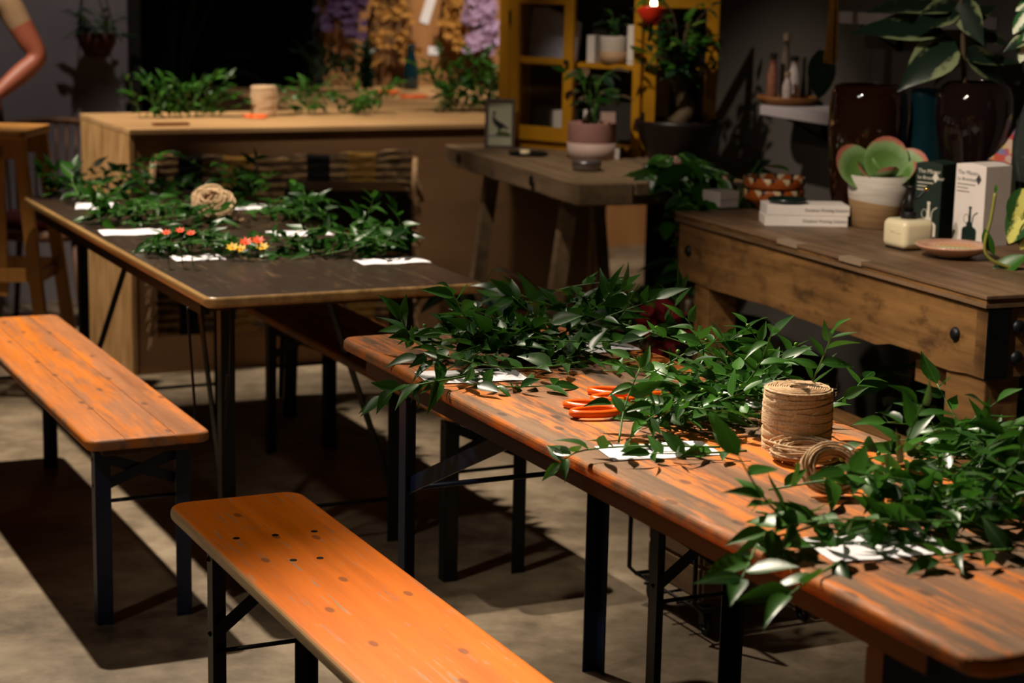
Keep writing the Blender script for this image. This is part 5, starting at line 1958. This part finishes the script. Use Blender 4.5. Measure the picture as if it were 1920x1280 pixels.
def round_pot(loc, r, h, mat, label, name='potted_plant', group=None, taper=.85, band=None):
    t_ = thing(name, label, 'potted plant', loc, 0, group)
    MB().lathe([(r * .2, 0), (r * taper, 0), (r * taper + .002, .003), (r, h - .004), (r, h), (r * .93, h), (r * .9, h * .85), (.001, h * .84)], 32).build('pot', mat, t_, True)
    if band:
        MB().lathe([(r * taper - .004, .0008), (r * taper + .003, .0008), (r * (taper + (1 - taper) * .45) + .003, h * .45), (r * (taper + (1 - taper) * .45) - .004, h * .45)], 32).build('band', band, t_, True)
    MB().lathe([(.001, h * .845), (r * .89, h * .845), (r * .89, h * .88), (.001, h * .9)], 20).build('soil', MATS['dark_soil'], t_)
    return t_


def foliage(t_, z0, spread, height, nst, per, size, meshes, seed, droop=0.0, lean=(0, 0), stemmat=None):
    rgf = random.Random(seed)
    for k_ in range(nst):
        a_ = 2 * math.pi * (k_ + rgf.random()) / nst
        r_ = spread * rgf.uniform(.35, 1)
        e_ = Vector((math.cos(a_) * r_ + lean[0], math.sin(a_) * r_ + lean[1], z0 + height * rgf.uniform(.35, 1) - droop * r_))
        b_ = Vector((math.cos(a_) * .01, math.sin(a_) * .01, z0))
        md_ = Vector((e_.x * .35, e_.y * .35, z0 + (e_.z - z0) * .7 + .02))
        path_ = smooth_path([b_, md_, e_], 8)
        s_ = MB().tube(path_, [.0028] * 6 + [.002] * 3, 5).build('stem', stemmat or M_stem, t_)
        for j_ in range(per):
            f_ = .35 + .65 * (j_ + 1) / per
            i_ = min(int(f_ * 8), 8)
            an = a_ + rgf.uniform(-1.4, 1.4)
            put_leaf(s_, meshes, path_[i_], (math.cos(an), math.sin(an), rgf.uniform(-.6, .45) - droop), (rgf.uniform(-.3, .3), rgf.uniform(-.8, 0), 1), size * rgf.uniform(.7, 1.2), rgf)


ROUNDL = [leaf_mesh('leaf', .36, .2, .25, M_leaf2, 7, 'heart')]
ROUNDD = [leaf_mesh('leaf', .36, .25, .25, M_leafd, 7, 'heart'), leaf_mesh('leaf', .33, .1, .3, M_leaf, 7, 'heart')]
M_potw = plain('white_glazed_pot', '#c9bdb0', .5, .06)
M_pott = plain('tan_stoneware', '#a98564', .6, .1)
M_potp = plain('dusty_pink_pot', '#9c7068', .6, .08)
M_potpw = plain('pale_pink_band', '#bfa49a', .6, .06)
t = round_pot(cpt(.155, -.02, SH), .058, .105, M_potw, 'little plant in a white and tan pot on the cabinet shelf', band=M_pott)
foliage(t, .09, .06, .12, 7, 3, .05, LEAF_D, 51)
pk = Q(1110, 300, FT)
t = round_pot(Vector((pk.x, pk.y + .07, FT)), .092, .135, M_potp, 'pink-leaved plant in a two-tone pink pot on the rustic table', taper=.97, band=M_potpw)
M_pkl = leafmat('pink_green_leaf', '#1d3018', '#8a6a5a', .4)
foliage(t, .12, .12, .22, 11, 3, .07, [leaf_mesh('leaf', .34, .25, .3, M_pkl, 7, 'heart'), ROUNDD[0], ROUNDD[1]], 52)
# big dark bowl planter with a bushy plant
bw = Q(1268, 296, FT)
bw = Vector((bw.x, bw.y - .10, FT))
t = thing('bowl_planter', 'wide dark bowl planter with a gnarled bushy plant beside the cabinet', 'potted plant', bw)
M_bowlp = plain('dark_bronze_bowl', '#1c1412', .4, .2, spec=.4)
MB().lathe([(.06, 0), (.10, 0), (.11, .01), (.145, .07), (.168, .135), (.172, .15), (.165, .152), (.155, .13), (.001, .12)], 40).build('bowl', M_bowlp, t, True)
MB().lathe([(.001, .121), (.154, .121), (.154, .13), (.001, .15)], 24).build('soil', MATS['dark_soil'], t)
MB().tube(smooth_path([(-.02, 0, .13), (.03, .0, .19), (.0, 0, .25), (-.03, 0, .33)], 12), [.035, .034, .034, .032, .03, .028, .026, .024, .02, .018, .015, .012, .01], 9).build('trunk', M_stemb, t, True)
foliage(t, .20, .155, .40, 34, 6, .066, LEAF_M + LEAF_M + LEAF_D + LEAF_Y[:2], 53, lean=(-.03, -.03), stemmat=M_stemb)

# bird picture
bf = Q(936, 279, FT)
t = thing('framed_picture', 'small framed print of a dark long-necked bird standing on the rustic table', 'picture', Vector((bf.x, bf.y + .01, FT)), -.05)
M_frame = plain('grey_brown_frame', '#5a4a44', .6, .15, 30)
M_print = plain('cream_print', '#b9b79c', .7, .05)
PW, PH = .118, .195
tl = Matrix.Rotation(math.radians(-9), 4, 'X')
for bx in ((-PW / 2, -PW / 2 + .013, 0, PH), (PW / 2 - .013, PW / 2, 0, PH), (-PW / 2 + .013, PW / 2 - .013, 0, .013), (-PW / 2 + .013, PW / 2 - .013, PH - .013, PH)):
    o = MB().box(bx[0], bx[1], -.008, .008, bx[2], bx[3]).build('frame_bar', M_frame, t, bevel=.0015)
    o.matrix_basis = tl
o = MB().box(-PW / 2 + .013, PW / 2 - .013, .0, .004, .013, PH - .013).build('print', M_print, t)
o.matrix_basis = tl


def flat(poly, nm, mt, y=-.0006):
    o_ = MB().prism(poly, 0, .0006).build(nm, mt, t)
    o_.matrix_basis = tl @ frame_m((0, y, 0), (1, 0, 0), (0, 0, 1))


k = .6
bird = [(-.030, .135), (-.026, .141), (-.020, .142), (-.016, .138), (-.019, .134), (-.022, .128), (-.022, .120), (-.018, .112), (-.006, .104), (.012, .094), (.028, .082), (.038, .072), (.030, .073), (.014, .078), (.006, .074), (.004, .064), (.0, .064), (-.0, .075), (-.004, .064), (-.008, .064), (-.006, .077), (-.018, .086), (-.027, .098), (-.030, .112), (-.028, .124), (-.026, .133)]
flat([(x, y + .004) for x, y in bird][::-1], 'printed_bird', plain('bird_ink', '#14161c', .6))
flat([(-.020, .052), (.040, .046), (.042, .060), (.020, .068), (-.006, .067)], 'printed_mound', plain('moss_print', '#4c4f22', .7))
flat([(-.044, .046), (.044, .046), (.044, .052), (-.044, .052)], 'printed_water', plain('water_print', '#7d8a8c', .7), -.0003)
o = MB().bar((0, .034, PH * .7), (0, .075, 0), .004, .03, (1, 0, 0)).build('easel_leg', M_frame, t)

# small things on the sideboard
c = Q(990, 291, FT)
t = thing('candle_dish', 'black saucer holding a pale tealight at the front of the rustic table', 'candle dish', (c.x, c.y, FT))
MB().lathe([(.03, 0), (.06, .0), (.078, .010), (.076, .012), (.056, .005), (.001, .004)], 32).build('saucer', M_dark, t, True)
MB().lathe([(.018, .005), (.019, .006), (.019, .020), (.016, .018), (.001, .018)], 20, (-.012, .0, 0)).build('tealight', plain('candle_wax', '#e8cfa8', .5, .03), t, True)
c = Q(1100, 322, FT)
t = thing('tin', 'small round pewter tin at the front edge of the rustic table', 'tin', (c.x, c.y + .03, FT))
MB().lathe([(.04, 0), (.050, .002), (.052, .024), (.052, .026)], 28).build('body', plain('pewter', '#8f8788', .3, .1, metal=.7), t, True)
MB().lathe([(.053, .024), (.054, .034), (.046, .038), (.001, .039)], 28).build('lid', plain('pewter_lid', '#7a7476', .3, .1, metal=.7), t, True)
c = Q(1145, 300, FT)
carton((c.x, c.y + .04, FT), .3, .055, .05, .04, M_white, 'small white box between the pink pot and the trailing leaves', 'box', 'small_carton')
c = Q(1150, 286, FT)
t = thing('greeting_card', 'dusty pink card standing behind the pink pot', 'card', (c.x, c.y + .10, FT), .2)
o = MB().box(-.05, .04, -.001, .001, 0, .15).build('front_leaf', M_pinkw, t)
o = MB().box(0, .06, -.001, .001, 0, .15).build('back_leaf', M_pinkw, t)
o.matrix_basis = Matrix.Translation((.04, 0, 0)) @ Matrix.Rotation(1.2, 4, 'Z')

# red lamp with glowing bulb
lp = P(1222, 30, 6.9)
t = thing('red_lamp', 'small red enamel lamp with glowing bulb above the cabinet plant', 'lamp', lp)
M_red = plain('red_enamel', '#c22a10', .35, .1)
o = MB().lathe([(.052, -.02), (.050, -.012), (.035, .012), (.018, .03), (.016, .03), (.033, .010), (.047, -.014), (.050, -.02)], 28).build('shade', M_red, t, True)
o.matrix_basis = Matrix.Rotation(math.radians(160), 4, 'X')
M_bulb = NT('glowing_bulb')
M_bulb.b.inputs['Emission Color'].default_value = (1, .72, .42, 1)
M_bulb.b.inputs['Emission Strength'].default_value = 14
M_bulb = M_bulb.m
MB().ball((.006, 0, .042), .014, 12, 10, (.8, .8, 1.5)).build('bulb', M_bulb, t, True)
MB().tube([(0, 0, -.03), (0, .02, -.06), (0, .12, -.09)], .006, 6).build('bracket', M_iron, t, True)

# black hanging things beside the post
c = dp(WALLA - .13, 3.40, 0)
pz = P(1397, 80, c.y).z
t = thing('paper_tag', 'white paper tag hanging on the black post', 'tag', Vector((P(1397, 60, c.y - .03).x, c.y - .03, pz)), 0)
o = MB().box(-.014, .014, -.001, .001, 0, .095).build('card', M_paper, t)
o.matrix_basis = Matrix.Rotation(.16, 4, 'Y')
MB().tube([(.01, 0, .09), (.012, .0, .2)], .0012, 4).build('string', M_twine, t)

# ------------------------------------------------------------------ plants on and under the sideboard
c = fp(.40, .10, FT)
t = round_pot(c, .07, .07, M_potp, 'large-leaved trailing plant spilling over the right end of the rustic table')
foliage(t, .05, .22, .10, 20, 4, .085, ROUNDD + ROUNDL, 61, droop=.7, lean=(.02, -.10))
c = Q(1170, 640, 0)
c = Vector((.36, 6.55, 0))
lowz = .30
# low slatted shelf under the sideboard
t = thing('low_crate_shelf', 'low weathered crate shelf on the floor under the rustic table', 'shelf', fp(.30, .35), FY)
for k in range(4):
    MB().box(-.30, .30, -.32 + k * .165, -.32 + k * .165 + .15, .28, .30).build('slat', M_rustic, t, bevel=.002)
for sx_ in (-1, 1):
    for sy_ in (-1, 1):
        MB().box(sx_ * .27 - .02, sx_ * .27 + .02, sy_ * .29 - .02, sy_ * .29 + .02, 0, .28).build('leg', M_rustic, t)
ply = fp(.28, .18, .3002)
t = round_pot(ply, .055, .075, M_potp, 'yellow-green bushy plant on the low crate shelf')
foliage(t, .06, .12, .13, 14, 4, .055, ROUNDL + [leaf_mesh('leaf', .33, .2, .3, M_leaf3, 7, 'heart')], 62)
t = round_pot(fp(.50, .02, .3002), .07, .16, plain('ribbed_cream_pot', '#a8967e', .7, .08), 'trailing plant in a pale ribbed pot beside the workbench', taper=.95)
foliage(t, .14, .06, .16, 8, 4, .06, ROUNDD, 63, droop=.4)
# dark spotted plant on the floor left
c = fp(-.13, .62, 0)
t = round_pot(c, .10, .17, plain('terracotta_pot', '#a8583a', .7, .12), 'dark plant with long silver-marked leaves in a terracotta pot on the floor')
M_agl = varieg('silver_marked_leaf', '#14261c', '#5f7a68', True, .35)
AGL = [leaf_mesh('leaf', .20, .3, .25, M_agl, 8, 'lance')]
foliage(t, .15, .20, .38, 10, 2, .19, AGL, 64, droop=.2)
for k, (a_, d_, s_) in enumerate(((-.02, .18, .055), (.02, .30, .05), (-.12, .28, .045), (.10, .10, .055))):
    c = fp(a_, d_, 0)
    r_ = s_
    t = thing('terracotta_pot', ('first', 'second', 'third', 'fourth')[k] + ' from the right' if False else ('terracotta pot standing nearest the worn orange table', 'terracotta pot standing among the others under the rustic table', 'smallest terracotta pot under the rustic table', 'terracotta pot at the right of the pots under the rustic table')[k], 'pot', c, 0, 'empty terracotta pots under the rustic table')
    m = MB().lathe([(r_ * .2, 0), (r_ * .7, 0), (r_, r_ * 1.7), (r_ * 1.12, r_ * 1.7), (r_ * 1.12, r_ * 2.1), (r_ * 1.0, r_ * 2.1), (r_ * .92, r_ * 1.6), (r_ * .6, .01), (.001, .01)], 24)
    m.build('pot', MATS['terracotta_pot'], t, True)
    MB().lathe([(.001, r_ * 1.5), (r_ * .88, r_ * 1.5), (.001, r_ * 1.6)], 16).build('soil', MATS['dark_soil'], t)
# red-leaved plant by the workbench leg
c = dp(-.10, LD + .02, 0)
t = round_pot(c, .10, .20, M_dark, 'red-leaved plant on the floor by the far workbench leg')
M_redl = leafmat('crimson_leaf', '#4a0f16', '#a8343c', .5, .2)
foliage(t, .17, .13, .48, 18, 4, .10, [leaf_mesh('leaf', .36, .25, .3, M_redl, 7, 'heart'), leaf_mesh('leaf', .36, .1, .3, M_redl, 7, 'heart'), ROUNDD[0]], 65)
# foliage behind the bowls
c = dp(.30, LD + .22, 0)
t = round_pot(c, .16, .45, M_dark, 'tall green plant on the floor behind the far end of the workbench')
foliage(t, .40, .32, .62, 26, 4, .12, ROUNDD + ROUNDL, 66, droop=.1)
c = dp(.55, .75, 0)
t = round_pot(c, .15, .25, M_dark, 'dark leafy plant on the floor under the workbench')
foliage(t, .22, .26, .30, 18, 4, .12, ROUNDD, 67)

# ------------------------------------------------------------------ wire trolley with crate under the tables
c = Q(1352, 1172, 0)
t = thing('wire_trolley', 'black wire trolley on castors holding a wooden crate under the orange table', 'trolley', (c.x + .02, c.y + .10, 0), .45)
tw, td, tz0, tz1 = .19, .16, .075, .42
for s_ in (-1, 1):
    MB().tube([(-tw, s_ * td, tz1), (-tw, s_ * td, tz0 + .02), (-tw + .02, s_ * td, tz0), (tw - .02, s_ * td, tz0), (tw, s_ * td, tz0 + .02), (tw, s_ * td, tz1)], .006, 8).build('wire_loop', M_dark, t, True)
    MB().tube([(s_ * tw, -td, tz1), (s_ * tw, td, tz1)], .006, 8).build('wire_rail', M_dark, t, True)
for y_ in (-.08, 0, .08):
    MB().tube([(-tw, y_, tz0), (tw, y_, tz0)], .004, 6).build('wire_rail', M_dark, t, True)
for y_ in (-.155, .155):
    MB().tube([(-.17, y_, tz0), (-.17, -y_, tz0)] if y_ > 0 else [(.17, y_, tz0), (.17, -y_, tz0)], .004, 6).build('wire_rail', M_dark, t, True)
for sx_ in (-1, 1):
    for sy_ in (-1, 1):
        cs = MB().bar((sx_ * .14 - .014, sy_ * .13, tz0), (sx_ * .14 - .004, sy_ * .13, .028), .003, .022, (0, 1, 0)).bar((sx_ * .14 + .014, sy_ * .13, tz0), (sx_ * .14 + .014, sy_ * .13, .028), .003, .022, (0, 1, 0)).box(sx_ * .14 - .018, sx_ * .14 + .018, sy_ * .13 - .018, sy_ * .13 + .018, tz0 - .006, tz0 - .002).build('castor', M_iron, t)
        w_ = MB().tube([(sx_ * .14 + .005 + .0 * k_, sy_ * .13 + .02 * math.cos(k_ * .3927), .028 + .02 * math.sin(k_ * .3927)) for k_ in range(16)], .008, 7, True).build('wheel', M_dark, cs, True)
cr = thing('wooden_crate', 'weathered wooden crate standing in the wire trolley', 'crate', t.location + Vector((0, 0, tz0 + .007)), .45)
for s_ in (-1, 1):
    for k in range(3):
        MB().box(-.15, .15, s_ * .13 - .006, s_ * .13 + .006, .01 + k * .085, .085 + k * .085).build('slat', M_rustic, cr, bevel=.002)
        MB().box(s_ * .15 - .006, s_ * .15 + .006, -.123, .123, .01 + k * .085, .085 + k * .085).build('slat', M_rustic, cr, bevel=.002)
MB().box(-.143, .143, -.123, .123, 0, .010).build('bottom', M_rustic, cr)
